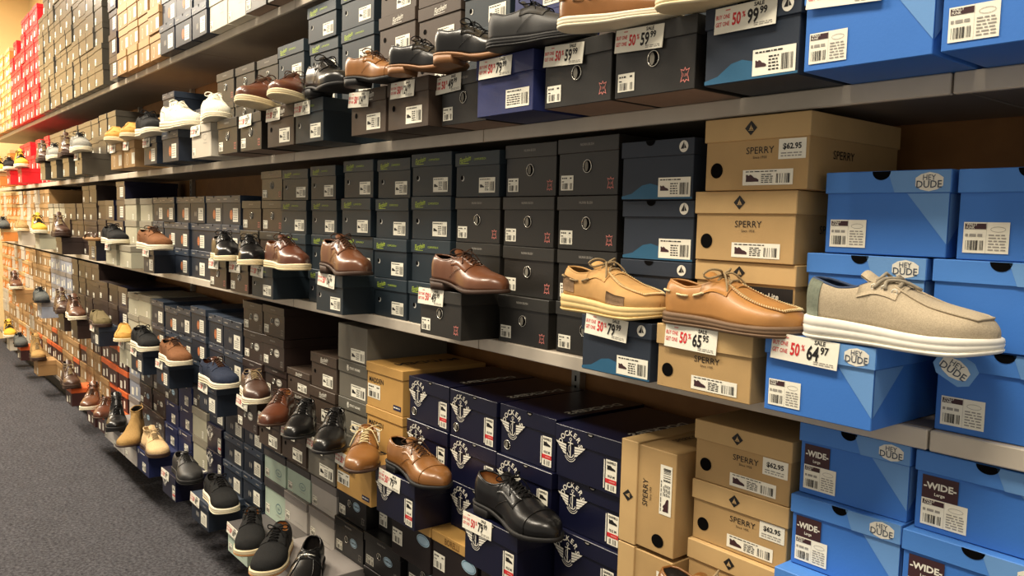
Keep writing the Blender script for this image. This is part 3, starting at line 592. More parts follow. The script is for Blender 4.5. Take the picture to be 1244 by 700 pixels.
# ---- top shelf (D)
PD = .06
def drow(a, b, ks): column('D', ZT, a, b, ks, y0=PD)
drow(-3.16, -2.95, [('ring', .14)]); drow(-3.39, -3.17, [('ring', .14), ('ring', .14)]); drow(-3.61, -3.40, [('bone', .15), ('bone', .14)]); drow(-3.85, -3.62, [('bone', .15), ('bone', .14)])
drow(-4.07, -3.86, [('navyp', .15), ('navyo', .15), ('navyo', .15)]); drow(-4.33, -4.08, [('navyo', .15), ('navyo', .15), ('navyo', .15)]); drow(-4.59, -4.34, [('navyp', .15), ('navyo', .15), ('navyo', .15)])
for i, x in enumerate((-4.81, -5.03, -5.25, -5.47)): drow(x, x + .212, [('kraftfar', .135)] * 5)
drow(-5.70, -5.50, [('dockw', .14)] * 5)
for i in range(3): drow(-6.09 - .225 * i, -5.87 - .225 * i, [('taupe', .133)] * 7)
# ---- lower bay (A)
column('A', ZD, -.365, -.130, [('hdw', .1322)] * 8, y0=0)
column('A', ZD, -.606, -.368, [('hdw', .1322)] * 6 + [('hdw', .1322, .01, None, -.006), ('hdw', .1322)])
column('A', ZD, -.818, -.609, [('hdw', .1325)] * 5 + [('hdw', .1325, .045, None, -.004), ('hdw', .1325, .006), ('hdw', .1325)])
column('A', ZD, -1.06, -.828, [('spkp', .127)] * 4 + [('spkp', .127, .08, 'none2')] + [('spkp', .127)] * 3)
column('A', ZD, -1.478, -1.250, [('dock', .1315)] * 7)
def four(k): return [(k, .129)] * 4
BO = [('black', .122), ('black', .122), ('black', .122), ('borelli', .148, .05)]
column('A', ZD, -1.714, -1.486, BO + [('dock', .138, .11, 'dockblack', .006), ('dock', .136), ('dockh', .137)])
column('A', ZD, -1.946, -1.720, BO + [('dock', .138), ('dock', .136), ('dockh', .137)])
column('A', ZD, -2.182, -1.952, BO + [('dock', .139, .11, 'tancap', .006), ('dock', .136), ('dockh', .137)])
column('A', ZD, -2.442, -2.200, [('black', .11), ('black', .11), ('black', .12), ('black', .17, -.05), ('mad', .132, .11, 'lacelight'), ('mad', .142), ('mad', .150)])
column('A', ZD, -2.664, -2.448, [('lgrey', .20), ('black', .13), ('black', .13), ('stacy', .05, -.02), ('stacy', .135, .11, 'blk1'), ('stacy', .130), ('stacy', .135), ('smoke', .131)])
column('A', ZD, -2.890, -2.672, [('lgrey', .178), ('lgrey', .122), ('lgrey', .122), ('brown', .093), ('brown', .125, .11, 'blk2'), ('brown', .135), ('brown', .13)])
column('A', ZD, -3.115, -2.896, [('lgrey', .178), ('lgrey', .122), ('mint', .122), ('brown', .093), ('brown', .125, .11, 'brn1'), ('brown', .08), ('brown', .09)])
column('A', ZD, -3.350, -3.124, [('mint', .125, .15, 'blackup2'), ('mint', .170), ('mint', .125), ('navyp', .115), ('ringo', .13, .11, 'brownlace'), ('ringo', .12), ('ringo', .13), ('ringo', .13)])
column('A', ZD, -3.580, -3.356, [('navyo', .13), ('navyp', .13), ('navyp', .13), ('navyp', .13), ('ringo', .13), ('ringo', .13), ('ringo', .13), ('ringo', .13)])
column('A', ZD, -3.832, -3.588, [('navyp', .125, .15, 'darkwhite', .006), ('navyp', .13), ('navyp', .13), ('navyp', .13), ('navyp', .132, .11, 'navywhite'), ('navyp', .14), ('navyp', .145)])
column('A', ZD, -4.055, -3.842, [('navyo', .13), ('dock', .13), ('dock', .13), ('navyp', .133), ('navyo', .133), ('navyo', .135), ('navyo', .142)])
column('A', ZD, -4.290, -4.060, [('dock', .125, .15, 'blackox', .004), ('putty', .15), ('putty', .15), ('black', .12), ('navyo', .133), ('navyo', .133), ('navyo', .137)])
column('A', ZD, -4.520, -4.295, [('royal', .13), ('royal', .13), ('royal', .13), ('royal', .128), ('navyo', .132, .11, 'tansneak'), ('navyo', .133), ('navyp', .139)])
column('A', ZD, -4.765, -4.526, [('royal', .125, .15, 'sand', .004), ('royal', .12), ('royal', .13), ('black', .12), ('black', .14), ('navyo', .133), ('navyo', .137)])
column('A', ZD, -5.02, -4.770, [('lgrey', .125, .15, 'chelsea'), ('ringo', .13), ('ringo', .13), ('ringo', .128), ('navyo', .136, .11, 'sneak2'), ('navyo', .133), ('navyp', .138)])
column('A', ZD, -5.29, -5.028, [('lgrey', .125, .15, 'blackboot'), ('black', .13), ('black', .13), ('black', .13), ('putty', .14, .11, 'mule'), ('putty', .14), ('putty', .132)])
column('A', ZD, -5.55, -5.298, [('lgrey', .125, .14), ('lgrey', .13), ('bluegrey', .14), ('bluegrey', .12), ('putty', .13), ('putty', .14), ('putty', .132)])
column('A', ZD, -5.80, -5.558, [('maroon', .125, .13, 'brnlow'), ('maroon', .13), ('maroon', .14), ('maroon', .14), ('navyp', .13), ('dockw', .14), ('dockw', .132)])
column('A', ZD, -6.05, -5.808, [('maroon', .125, .14, 'tanboot2'), ('maroon', .13), ('maroon', .14), ('maroon', .14), ('navyp', .13, .11, 'olivemoc'), ('ringo', .14), ('ringo', .132)])
column('A', ZD, -6.30, -6.058, [('ringo', .125), ('kraftfar', .13), ('maroon', .14), ('maroon', .14), ('ringo', .14), ('ringo', .13), ('ringo', .132)])
# two-high pile of kraft boxes standing on their sides
def sideways():
    z = ZD; i = 0
    for i in range(4):
        h = .235
        r = empty('shoe_box', (-1.157, -.02, z + h / 2 + .0005)); k = K['spk']
        # the box turned a quarter turn: lid to the left
        for n, me in k.proto():
            o = bpy.data.objects.new(n, me); COL.objects.link(o); o.parent = r
            o.matrix_local = Matrix.Rotation(-PI / 2, 4, 'Y') @ Matrix.Translation((0, 0, -k.h / 2))
        r.scale = (.155 / k.h, 1, .232 / k.w)
        r['label'] = 'kraft shoe box standing on its side, %s in its pile' % ['lowest', 'third down', 'second down', 'topmost'][i]
        r['category'] = 'shoe box'; r['group'] = 'kraft boxes stood on their sides'
        z += h
sideways()
# ---- far left: small in the photo, one mesh per box
rr = random.Random(5)
def farcols(shelf, z, xa, xb, spec, y0=.0, top=None):
    x = xb; i = 0
    while x - .225 > xa:
        column(shelf, z, x - .222, x - .004, spec(i, x), far=True, y0=y0); x -= .228; i += 1
def fA(i, x):
    k = 'maroon' if x > -6.6 else ('bluegrey' if x > -7.2 else ('kraftfar' if x > -9.0 else 'orange'))
    k2 = 'ringo' if x > -7.0 else ('bluegrey' if x > -8.0 else ('kraftfar' if x > -9.2 else 'orange'))
    lo = [('kraftfar' if rr.random() < .8 else 'maroon') if x > -9 else rr.choice(('orange', 'kraftfar', 'bone')) for _ in range(4)]
    hi = [rr.choice((k2, k2, k2, 'bone' if x < -8.6 else k2)) for _ in range(4)]
    return [(a, .131) for a in lo + hi]
def fB(i, x):
    k = 'ringo' if x > -7.4 else ('putty' if x > -8.1 else ('kraftfar' if x > -9.3 else 'orange'))
    n = 4 if (x < -8 or x > -6.7) else 3
    return [(k if rr.random() < .85 else 'bone', .128)] * n
def fC(i, x):
    k = 'taupe' if x > -8.0 else ('red' if x > -9.6 else 'orange')
    return [(k, .135)] * (3 if x > -7.6 else rr.choice((2, 3)))
def fD(i, x):
    if x > -8.05: return [('taupe', .133)] * (8 if x > -7.9 else 6)
    if x > -9.6: return [('red', .135)] * (7 if x > -9.0 else rr.choice((5, 6)))
    return [('orange' if rr.random() < .7 else 'kraftfar', .135)] * (6 if x > -10.2 else 4)
farcols('A', ZD, -11.3, -6.305, fA); farcols('B', ZM, -11.3, -6.345, fB); farcols('C', ZU, -11.3, -6.27, fC); farcols('D', ZT, -11.3, -6.545, fD, y0=PD)
number_stacks()

# ------------------------------------------------------------------ shoes
def ip(t, xs, ys):
    return float(np.interp(t, xs, ys))
def sm(t, xs, ys, w=.03):
    return (ip(t - w, xs, ys) + 2 * ip(t, xs, ys) + ip(t + w, xs, ys)) / 4 if w else ip(t, xs, ys)
def leather(name, rgb, rough=.3, coat=.25): return mat('leather_' + name, rgb, rough, .5, noise=.14, nscale=14, bump=.05, bscale=260, coat=coat)
def cloth(name, rgb): return mat('fabric_' + name, rgb, .9, .15, noise=.14, nscale=180, bump=.5, bscale=900)
def rubber(name, rgb): return mat('rubber_' + name, rgb, .6, .3, noise=.03, nscale=40)
BROWNS = dict(cognac=leather('cognac', (100, 60, 36), .34, .15), tan=leather('tan', (126, 82, 38), .34, .15), russet=leather('russet', (88, 48, 30), .34, .15), honey=leather('honey', (168, 118, 62), .45, .05), black=mat('leather_black', (17, 16, 16), .3, .35, noise=.1, nscale=14, bump=.04, bscale=260, coat=.08), dark=leather('dark_brown', (70, 46, 34), .4, .1), matteblack=leather('matte_black', (34, 33, 32), .55, 0), suede=cloth('tan_suede', (160, 128, 80)), sand=cloth('sand_suede', (206, 176, 132)), olive=cloth('olive', (110, 98, 70)), tansp=cloth('tan_sport', (122, 82, 54)))
class Shoe:
    def __init__(s, **P):
        d = dict(L=.30, W=.110, pt=.12, sole='dress', up=None, solem=None, lace=None, lining=None, collar=0., boot=0., style='derby', Hs=1.16, toe=1.0)
        d.update(P); s.P = d; s.L = d['L']
        st = d['sole']
        if st == 'dress': s.zt = ([0, .22, .34, .5, .65, .8, 1], [.029, .028, .024, .014, .011, .013, .019])
        elif st == 'lug': s.zt = ([0, .25, .5, .7, 1], [.034, .033, .026, .024, .032])
        elif st == 'flat': s.zt = ([0, .3, .6, .8, 1], [.022, .021, .017, .017, .022])
        else: s.zt = ([0, .2, .45, .7, 1], [.036, .034, .029, .025, .029])
        b = d['boot']; h = d['Hs']
        s.Ht = ([0, .08, .2, .3, .37, .42, .5, .58, .68, .8, .92, 1], [x * h for x in [.056, .054, .046, .050, .060, .066, .062, .054, .045, .038 * d['toe'], .031 * d['toe'], .020 * d['toe']]])
        if b: s.Ht = ([0, .08, .2, .33, .38, .43, .5, .58, .68, .8, .92, 1], [.056 + b, .056 + b, .052 + b, .056 + b, .060 + b * .86, .068 + b * .45, .066 + b * .12, .058, .048, .041, .034, .022])
        s.open_end = .385 if not b else .37
        if d['style'] in ('moc', 'bit', 'slip'): s.open_end = .45
    def hw(s, t):
        g = sm(t, [0, .08, .18, .3, .45, .6, .7, .82, .92, 1], [.60, .64, .66, .64, .70, .94, 1.0, .90, .72, .56] if s.P['pt'] > .1 else [.62, .67, .69, .68, .74, .95, 1.0, .95, .84, .72])
        e = 1.
        if t < .13: u = 1 - t / .13; e *= math.sqrt(max(0, 1 - u ** 2.2))
        tp = s.P['pt'] + .06
        if t > 1 - tp: u = (t - 1 + tp) / tp; e *= math.sqrt(max(0, 1 - u ** 2.1))
        return s.P['W'] / 2 * g * e
    def yc(s, t): return .007 * math.sin(PI * t) - .004 * t
    def zb(s, t): return sm(t, *s.zt)
    def H(s, t):
        h = sm(t, *s.Ht, w=.02)
        if t > .93: u = (t - .93) / .07; h *= .45 + .55 * math.sqrt(max(0, 1 - u * u))
        return h
    def cw(s, t):
        if t > s.open_end: return 0
        return min(.93 * s.hw(t), ip(t, [0, .012, .06, .14, .24, .32, s.open_end - .012, s.open_end], [0, .010, .020, .027, .029, .026, .017, 0]))
    def pt(s, t, q, side, off=0.):
        h, c = s.hw(t), s.cw(t); H = s.H(t); a = 2.6; b = 1.75
        hwb = h * (1 + .05 * math.sin(PI * min(1, q * 1.4)))
        y = hwb * (1 - q ** a) + c * q ** a; z = H * (1 - (1 - q) ** b)
        if s.P['boot'] and t < .46:               # upright shaft
            y = hwb * (1 - min(1, q * 1.5) ** 1.6) * .35 + (h * .65 * (1 - q ** 3) + c * q ** 3) if c > 0 else y; z = H * q ** .9
        x = s.L * t
        if t < .1: x += (.1 - t) / .1 * (.006 * q ** 2 - .003 * math.sin(PI * q))
        if s.P['boot']: x += 0
        v = Vector((x, s.yc(t) + side * y, s.zb(t) + z))
        if off:
            e = 1e-3; v1 = s.pt(min(1, t + e), q, side); v2 = s.pt(t, max(0, q - e), side) if q > .5 else s.pt(t, q + e, side)
            n = (v1 - v).cross((v - v2) if q > .5 else (v2 - v))
            if n.length > 1e-12:
                n.normalize()
                if n.y * side < 0 and abs(n.y) > .15 or (abs(n.y) <= .15 and n.z < 0): n = -n
                v = v + n * off
        return v
    def upper(s):
        q = MB(); n, m = 52, 12; T = [.5 * (1 - math.cos(PI * i / n)) for i in range(n + 1)]
        T = sorted(set([round(t, 4) for t in T] + [round(s.open_end, 4), round(s.open_end + .004, 4)]))
        vs = []; 
        for t in T:
            for side in (1, -1):
                for j in range(m + 1): vs.append(s.pt(t, j / m, side))
        fs = []; R = 2 * (m + 1); W_ = lambda a: a - (m + 1) if (a % R == R - 1 and s.cw(T[a // R]) <= 0) else a
        for i in range(len(T) - 1):
            for k in (0, 1):
                for j in range(m):
                    a = i * R + k * (m + 1) + j; f = tuple(W_(v) for v in (a, a + R, a + R + 1, a + 1)); fs.append(f if k == 1 else f[::-1])
        q.add(vs, fs, s.P['up'], True); q.mi(s.P['lining'] or s.P['up'])
        return q
    def patch(s, q, ts, qs, side, off, m, mirror=False):
        vs = []; nq = len(qs)
        for t in ts:
            for u in qs: vs.append(s.pt(t, u, side, off))
        for t in ts:
            for u in qs: vs.append(s.pt(t, u, side, 0))
        K_ = len(ts) * nq; fs = []
        for i in range(len(ts) - 1):
            for j in range(nq - 1):
                a = i * nq + j; f = (a, a + 1, a + nq + 1, a + nq); fs.append(f if side > 0 else f[::-1])
        per = [(i, 0) for i in range(len(ts))] + [(len(ts) - 1, j) for j in range(1, nq)] + [(i, nq - 1) for i in range(len(ts) - 2, -1, -1)] + [(0, j) for j in range(nq - 2, 0, -1)]
        for a, b in zip(per, per[1:] + per[:1]):
            ia, ib = a[0] * nq + a[1], b[0] * nq + b[1]; fs.append((ia, ib, ib + K_, ia + K_))
        q.add(vs, fs, m, True)
    def outline(s, k, grow, t0=0., t1=1., n=26):
        T = [t0 + (t1 - t0) * .5 * (1 - math.cos(PI * i / n)) for i in range(n + 1)]
        f = lambda t, sd: (s.L * t + (grow * (t * 2 - 1) * (abs(t * 2 - 1) ** 6)), s.yc(t) + sd * (s.hw(t) * k + grow * (min(1, s.hw(t) / .02))))
        return [(t, *f(t, 1)) for t in T] + [(t, *f(t, -1)) for t in T[::-1][1:-1]]
    def loft(s, q, rings, m, smooth=True):
        n = len(rings[0]); vs = sum(rings, []); fs = [tuple(range(n)), tuple(range((len(rings) - 1) * n, len(rings) * n))[::-1]]
        for k in range(len(rings) - 1):
            for j in range(n): fs.append((k * n + j, (k + 1) * n + j, (k + 1) * n + (j + 1) % n, k * n + (j + 1) % n))
        q.add(vs, fs[2:], m, smooth); 
        o = [[0] * 0]
        base = len(q.v) - len(vs)
        kk = q.mi(m)
        for f in fs[:2]: q.f.append([i + base for i in f]); q.m.append(kk); q.sm.append(False)
    def sole_parts(s):
        out = []; st = s.P['sole']; m = s.P['solem']
        if st == 'dress':
            q = MB(); O = s.outline(1.0, .005)
            th = lambda t: sm(t, [0, .3, .5, .65, 1], [.007, .007, .008, .010, .009])
            s.loft(q, [[(x, y, s.zb(t) - th(t)) for t, x, y in s.outline(1.0, .003)], [(x, y, s.zb(t) - th(t) * .7) for t, x, y in O], [(x, y, s.zb(t) - .001) for t, x, y in O], [(x, y, s.zb(t) + .001) for t, x, y in s.outline(1., .002)]], m)
            out.append(('sole', q)); q = MB(); O = s.outline(1.0, .004, 0, .26, 16)
            s.loft(q, [[(x * .97, y * .95, 0) for t, x, y in O], [(x, y, s.zb(t) - .0065) for t, x, y in O]], s.P.get('heelm') or m); out.append(('heel', q))
        else:
            q = MB(); spring = lambda t: .010 * max(0, (t - .8) / .2) ** 1.5 if st != 'flat' else .003 * max(0, (t - .8) / .2)
            low = .45
            O1 = s.outline(1., .003); O2 = s.outline(1., .006); O3 = s.outline(1., .0045)
            m2 = s.P.get('outm') or m
            s.loft(q, [[(x, y, spring(t)) for t, x, y in O1], [(x, y, spring(t) + .003) for t, x, y in O2], [(x, y, spring(t) + .006) for t, x, y in O2]], m2)
            out.append(('outsole', q)); q = MB()
            s.loft(q, [[(x, y, spring(t) + .0061) for t, x, y in O3], [(x, y, (spring(t) + s.zb(t)) * .5 + .003) for t, x, y in O2], [(x, y, (spring(t) + s.zb(t)) * .5 + .0045) for t, x, y in O3], [(x, y, (spring(t) + s.zb(t)) * .5 + .006) for t, x, y in O2], [(x, y, s.zb(t) + .001) for t, x, y in s.outline(1., .005)], [(x, y, s.zb(t) + .003) for t, x, y in s.outline(1., .002)]], m); out.append(('midsole', q))
            if st == 'lug':
                q = MB()
                for i in range(9):
                    for sd in (1, -1):
                        t = .06 + i * .1; y = s.yc(t) + sd * s.hw(t); q.box(s.L * t - .008, s.L * t + .008, min(y - sd * .02, y + sd * .0055), max(y - sd * .02, y + sd * .0055), spring(t) - .0005, spring(t) + .012, m2)
                out.append(('tread', q))
        q = MB(); O = s.outline(.86, 0, .02, .55, 16); s.loft(q, [[(x, y, s.zb(t) + .002) for t, x, y in O], [(x, y, s.zb(t) + .005) for t, x, y in O]], s.P['lining'] or m); out.append(('insole', q))
        return out
    def laces(s, q, ts, qq, r, m, bow=True, diag=True, size=1.):
        P = {}
        for i, t in enumerate(ts):
            for sd in (1, -1): P[(i, sd)] = s.pt(t, qq, sd, .003)
        def rung(a, b):
            mid = (a + b) / 2 + Vector((0, 0, .005)); return [a - Vector((0, 0, .002)), a + (mid - a) * .4 + Vector((0, 0, .0025)), mid, b + (mid - b) * .4 + Vector((0, 0, .0025)), b - Vector((0, 0, .002))]
        for i in range(len(ts)): q.tube(rung(P[(i, 1)], P[(i, -1)]), r, m)
        if diag:
            for i in range(len(ts) - 1): q.tube(rung(P[(i, 1)], P[(i + 1, -1)]), r * .9, m)
        if bow:
            c = (P[(0, 1)] + P[(0, -1)]) / 2 + Vector((-.002, 0, .009)); q.tube([c + Vector((-.003, 0, 0)), c, c + Vector((.004, 0, .001))], r * 2.2, m)
            for sd in (1, -1):
                loop = [c + Vector((a * size, sd * b * size, z * size)) for a, b, z in [(0, 0, 0), (.004, .012, .008), (-.004, .028, .010), (-.014, .036, .001), (-.008, .03, -.006), (0, .014, -.002), (0, 0, 0)]]
                q.tube(smoothpts(loop), r, m)
                end = [c + Vector((a * size, sd * b * size, z * size)) for a, b, z in [(0, 0, 0), (.012, .012, .004), (.026, .024, -.010), (.034, .032, -.028)]]
                q.tube(smoothpts(end), r * .9, m)
    def build(s):
        P = s.P; parts = []; up = P['up']; lm = P['lace']; st = P['style']
        parts.append(('upper', s.upper())); parts += s.sole_parts()
        E = s.open_end; R_ = lambda a, b, n: [a + (b - a) * i / (n - 1) for i in range(n)]
        # rolled collar edge
        q = MB(); ring = [s.pt(t, 1, 1, 0) for t in R_(.012, E, 22)] + [s.pt(t, 1, -1, 0) for t in R_(E, .012, 22)]
        q.tube(ring, .0028 if st not in ('moc2', 'knit') else .004, P.get('collarm') or up, 6, True); parts.append(('collar', q))
        if st in ('derby', 'sport', 'boot', 'canvas'):
            q = MB(); e2 = .60 if st != 'boot' else .60
            ts = R_(E - .03 if not P['boot'] else .375, e2, 9)
            for sd in (1, -1): s.patch(q, ts, R_(.5 if not P['boot'] else .55, .87, 5), sd, .0022, P.get('facing') or up)
            parts.append(('eyestay', q))
            q = MB(); tt = R_(E + .002, .60, 8); vs = []; w_ = .017
            base = s.pt(E + .004, 1, 1)
            rows = [Vector((base.x - .020, base.y, base.z + .020 + (.01 if P['boot'] else 0))), Vector((base.x - .009, base.y, base.z + .010))] + [s.pt(t, 1, 1) + Vector((0, 0, .0022)) for t in tt]
            for i, c in enumerate(rows):
                for k in range(7): a = (k - 3) / 3; vs.append((c.x, c.y + a * w_, c.z - abs(a) ** 2 * .006))
            fs = [(i * 7 + k, i * 7 + k + 1, (i + 1) * 7 + k + 1, (i + 1) * 7 + k) for i in range(len(rows) - 1) for k in range(6)]
            n0 = len(vs); vs += [(a, b, c - .003) for a, b, c in vs]; fs += [tuple(x + n0 for x in f[::-1]) for f in fs]
            fs += [(k, k + n0, k + 1 + n0, k + 1) for k in range(6)]
            q.add(vs, fs, P.get('tonguem') or up, True); parts.append(('tongue', q))
            q = MB(); n = 5 if st != 'boot' else 6; s.laces(q, R_(E + .015 if not P['boot'] else .385, .585, n), .86, .0017 if st == 'derby' else .0023, lm, size=P.get('bow', 1.)); parts.append(('shoelaces', q))
            if st == 'derby':
                q = MB()
                for i in range(5):
                    for sd in (1, -1):
                        c = s.pt(ip(i, [0, 4], [E + .015, .585]), .81, sd, .0026); q.tube([c + Vector((.002 * math.cos(a), sd * .001 * math.sin(a), .002 * math.sin(a))) for a in [PI / 3 * k for k in range(6)]], .0006, mat('dark_eyelet', (30, 26, 22), .4), 4, True)
                parts.append(('eyelets', q))
        if st == 'derby' or st == 'boot':
            for sd in (1, -1): q = MB(); q.tube([s.pt(.60 - .26 * a, .80 - .68 * a ** .8 if a < 1 else .1, sd, .0016) for a in R_(0, 1, 10)], .0007, P.get('stitch') or up, 4); parts.append(('seam', q))
            if P.get('cap'): q = MB(); q.tube([s.pt(.775, v, 1, .0012) for v in R_(.02, 1, 12)] + [s.pt(.775, v, -1, .0012) for v in R_(1, .02, 12)], .0010, up, 5); parts.append(('seam', q))
            pass
        if st == 'sport':
            for sd in (1, -1): q = MB(); s.patch(q, R_(.02, .2, 6), R_(.05, .55, 5), sd, .0015, P.get('heelpatch') or up); parts.append(('heel_counter', q))
        if st in ('boat', 'heydude'):
            q = MB(); seam = [s.pt(ip(a, [0, 1], [.50, .93]), ip(a, [0, .6, 1], [.78, .66, .60]), 1, .002) for a in R_(0, 1, 14)]
            seam2 = [s.pt(ip(a, [0, 1], [.50, .93]), ip(a, [0, .6, 1], [.78, .66, .60]), -1, .002) for a in R_(0, 1, 14)]
            front = [s.pt(.93 + .025 * math.sin(PI * a), ip(a, [0, .5], [.6, 1]), 1, .002) if a <= .5 else s.pt(.93 + .025 * math.sin(PI * a), ip(a, [.5, 1], [1, .6]), -1, .002) for a in R_(0, 1, 9)]
            q.tube(seam + front[1:-1] + seam2[::-1], .0019, P.get('seamm') or up, 6); 
            if st == 'boat':
                allp = seam + front[1:-1] + seam2[::-1]
                for i in range(0, len(allp) - 1):
                    for f in (.25, .75):
                        c = allp[i].lerp(allp[i + 1], f); d = (Vector((s.L * .72, c.y * .2, c.z)) - c); d.normalize(); q.tube([c - d * .003 + Vector((0, 0, -.001)), c + Vector((0, 0, .0026)), c + d * .004 + Vector((0, 0, .0008))], .0009, P['stitch'], 4)
            parts.append(('apron_seam', q))
            q = MB(); base = s.pt(E + .004, 1, 1); rows = [Vector((base.x - .022, base.y, base.z + .016)), Vector((base.x - .008, base.y, base.z + .007))] + [s.pt(t, 1, 1) + Vector((0, 0, .0025)) for t in R_(E + .01, .56, 6)]
            vs = [(c.x, c.y + (k - 3) / 3 * .022, c.z - abs((k - 3) / 3) ** 2 * .007) for c in rows for k in range(7)]
            fs = [(i * 7 + k, i * 7 + k + 1, (i + 1) * 7 + k + 1, (i + 1) * 7 + k) for i in range(len(rows) - 1) for k in range(6)]
            n0 = len(vs); vs += [(a, b, c - .003) for a, b, c in vs]; fs += [tuple(x + n0 for x in f[::-1]) for f in fs]; fs += [(k, k + n0, k + 1 + n0, k + 1) for k in range(6)]
            q.add(vs, fs, P.get('tonguem') or up, True); parts.append(('tongue', q))
            q = MB()
            for sd in (1, -1): s.patch(q, R_(E - .06, .54, 7), R_(.5, .9, 5), sd, .002, up)
            parts.append(('eyestay', q))
            q = MB()
            if st == 'boat':
                s.laces(q, [E + .03, .50], .84, .0024, lm, True, True, 1.1)
                parts.append(('shoelaces', q))
                for sd in (1, -1):
                    for a, b in ((.02, .09), (.15, .24), (.28, .36)):
                        q = MB(); q.tube([s.pt(a, .50, sd, .001)] + [s.pt(a + (b - a) * f, .50, sd, .0038) for f in (.15, .5, .85)] + [s.pt(b, .50, sd, .001)], .0023, P['side'], 5); parts.append(('side_lace', q))
                if P.get('mesh'):
                    for sd in (1, -1):
                        q = MB(); s.patch(q, R_(.05, .2, 5), R_(.12, .55, 4), sd, .0012, P['mesh']); parts.append(('mesh_panel', q))
                        q = MB(); s.patch(q, R_(.6, .8, 5), R_(.06, .34, 4), sd, .0012, P['mesh']); parts.append(('mesh_panel', q))
            else:
                s.laces(q, [E + .02, .46, .52], .80, .0033, lm, False, False)
                q.tube(smoothpts([s.pt(.47, .62, -1, .004), s.pt(.46, .78, -1, .007), s.pt(.52, .93, -1, .008), s.pt(.60, .97, 1, .005)]), .003, lm); q.tube(smoothpts([s.pt(.41, .60, -1, .004), s.pt(.44, .80, -1, .008), s.pt(.50, 1, 1, .009)]), .003, lm)
                for i_, t in enumerate((E + .02, .47)):
                    a = s.pt(t, .80, -1, .004); b = s.pt(t + .03, .80, 1, .004); q.tube([a, (a + b) / 2 + Vector((0, 0, .012)), b], .0027, lm)
                parts.append(('shoelaces', q)); q = MB()
                for sd in (1, -1): s.patch(q, [.003, .01, .03, .06, .09, .115], R_(.03, .93, 7), sd, .0016, P['heelpatch'])
                parts.append(('heel_counter', q)); q = MB()
                for sd in (1, -1):
                    for t in (E + .02, .46, .52):
                        c = s.pt(t, .64, sd, .0035); q.tube([c + Vector((.0045 * math.cos(a), 0, .0045 * math.sin(a))) for a in [PI / 4 * k for k in range(8)]], .001, WHITEINK, 5, True)
                parts.append(('eyelets', q))
        if st == 'bit':
            q = MB()
            for sd in (1, -1): s.patch(q, R_(.47, .55, 4), R_(.3, 1, 8), sd, .003, up)
            parts.append(('strap', q)); q = MB()
            q.tube([s.pt(.51, v, 1, .006) for v in R_(.75, 1, 5)] + [s.pt(.51, v, -1, .006) for v in R_(1, .75, 5)], .0022, SILVER); parts.append(('metal_bit', q))
            q = MB(); q.tube([s.pt(t, ip(t, [.48, .9], [.82, .62]), 1, .0015) for t in R_(.48, .9, 10)] + [s.pt(t, ip(t, [.48, .9], [.82, .62]), -1, .0015) for t in R_(.9, .48, 10)], .0016, up); parts.append(('apron_seam', q))
        if st in ('moc', 'slip'):
            q = MB(); q.tube([s.pt(t, ip(t, [.48, .88], [.82, .55]), 1, .0015) for t in R_(.46, .90, 10)] + [s.pt(.925, 1, 1, .0015)] + [s.pt(t, ip(t, [.48, .88], [.82, .55]), -1, .0015) for t in R_(.90, .46, 10)], .0022, P.get('seamm') or up); parts.append(('apron_seam', q))
        if st == 'chelsea':
            q = MB()
            for sd in (1, -1): s.patch(q, R_(.2, .31, 4), R_(.55, .97, 6), sd, .001, mat('elastic_gore', (90, 70, 48), .8, noise=.2, nscale=400))
            parts.append(('elastic_gore', q)); q = MB(); c = s.pt(.02, 1, 1)
            q.tube([c + Vector((0, -.006, -.012)), c + Vector((-.008, 0, .012)), c + Vector((0, .006, -.012))], .003, up); parts.append(('pull_tab', q))
        return parts
def smoothpts(p, n=3):
    out = []
    for i in range(len(p) - 1):
        a, b, c, d = p[max(0, i - 1)], p[i], p[i + 1], p[min(len(p) - 1, i + 2)]
        for k in range(n):
            t = k / n; out.append(.5 * ((2 * b) + (-a + c) * t + (2 * a - 5 * b + 4 * c - d) * t * t + (-a + 3 * b - 3 * c + d) * t ** 3))
    return out + [p[-1]]
def sandal():
    s = Shoe(sole='flat', up=BROWNS['dark'], solem=rubber('cork', (150, 112, 72)), lining=BROWNS['dark']); parts = []
    q = MB(); s.loft(q, [[(x, y, 0) for t, x, y in s.outline(1, .002)], [(x, y, .016) for t, x, y in s.outline(1, .004)], [(x, y, .02) for t, x, y in s.outline(1, .001)]], s.P['solem']); parts.append(('sole', q))
    for sd in (1, -1):
        q = MB(); q.tube(smoothpts([Vector((.11, sd * .038, .018)), Vector((.15, sd * .036, .045)), Vector((.20, sd * .015, .048)), Vector((.225, 0, .02))]), .006, BROWNS['dark']); parts.append(('thong_strap', q))
    return parts
OFFW = rubber('off_white', (226, 216, 190)); GUMD = rubber('dark_brown', (64, 46, 36)); BLK = rubber('black', (26, 25, 25)); CREAMS = rubber('cream', (222, 206, 168)); TANS = leather('welt_tan', (134, 92, 54), .5, 0)
LBLACK = cloth('black_lace', (22, 21, 21)); LBROWN = cloth('brown_lace', (64, 44, 32)); LCREAM = cloth('cream_lace', (222, 206, 160)); LTAN = cloth('taupe_lace', (150, 130, 98)); INLIN = leather('tan_lining', (190, 138, 84), .6, 0); DLIN = cloth('dark_lining', (38, 34, 32))
WHT = cloth('white_knit', (236, 232, 214))
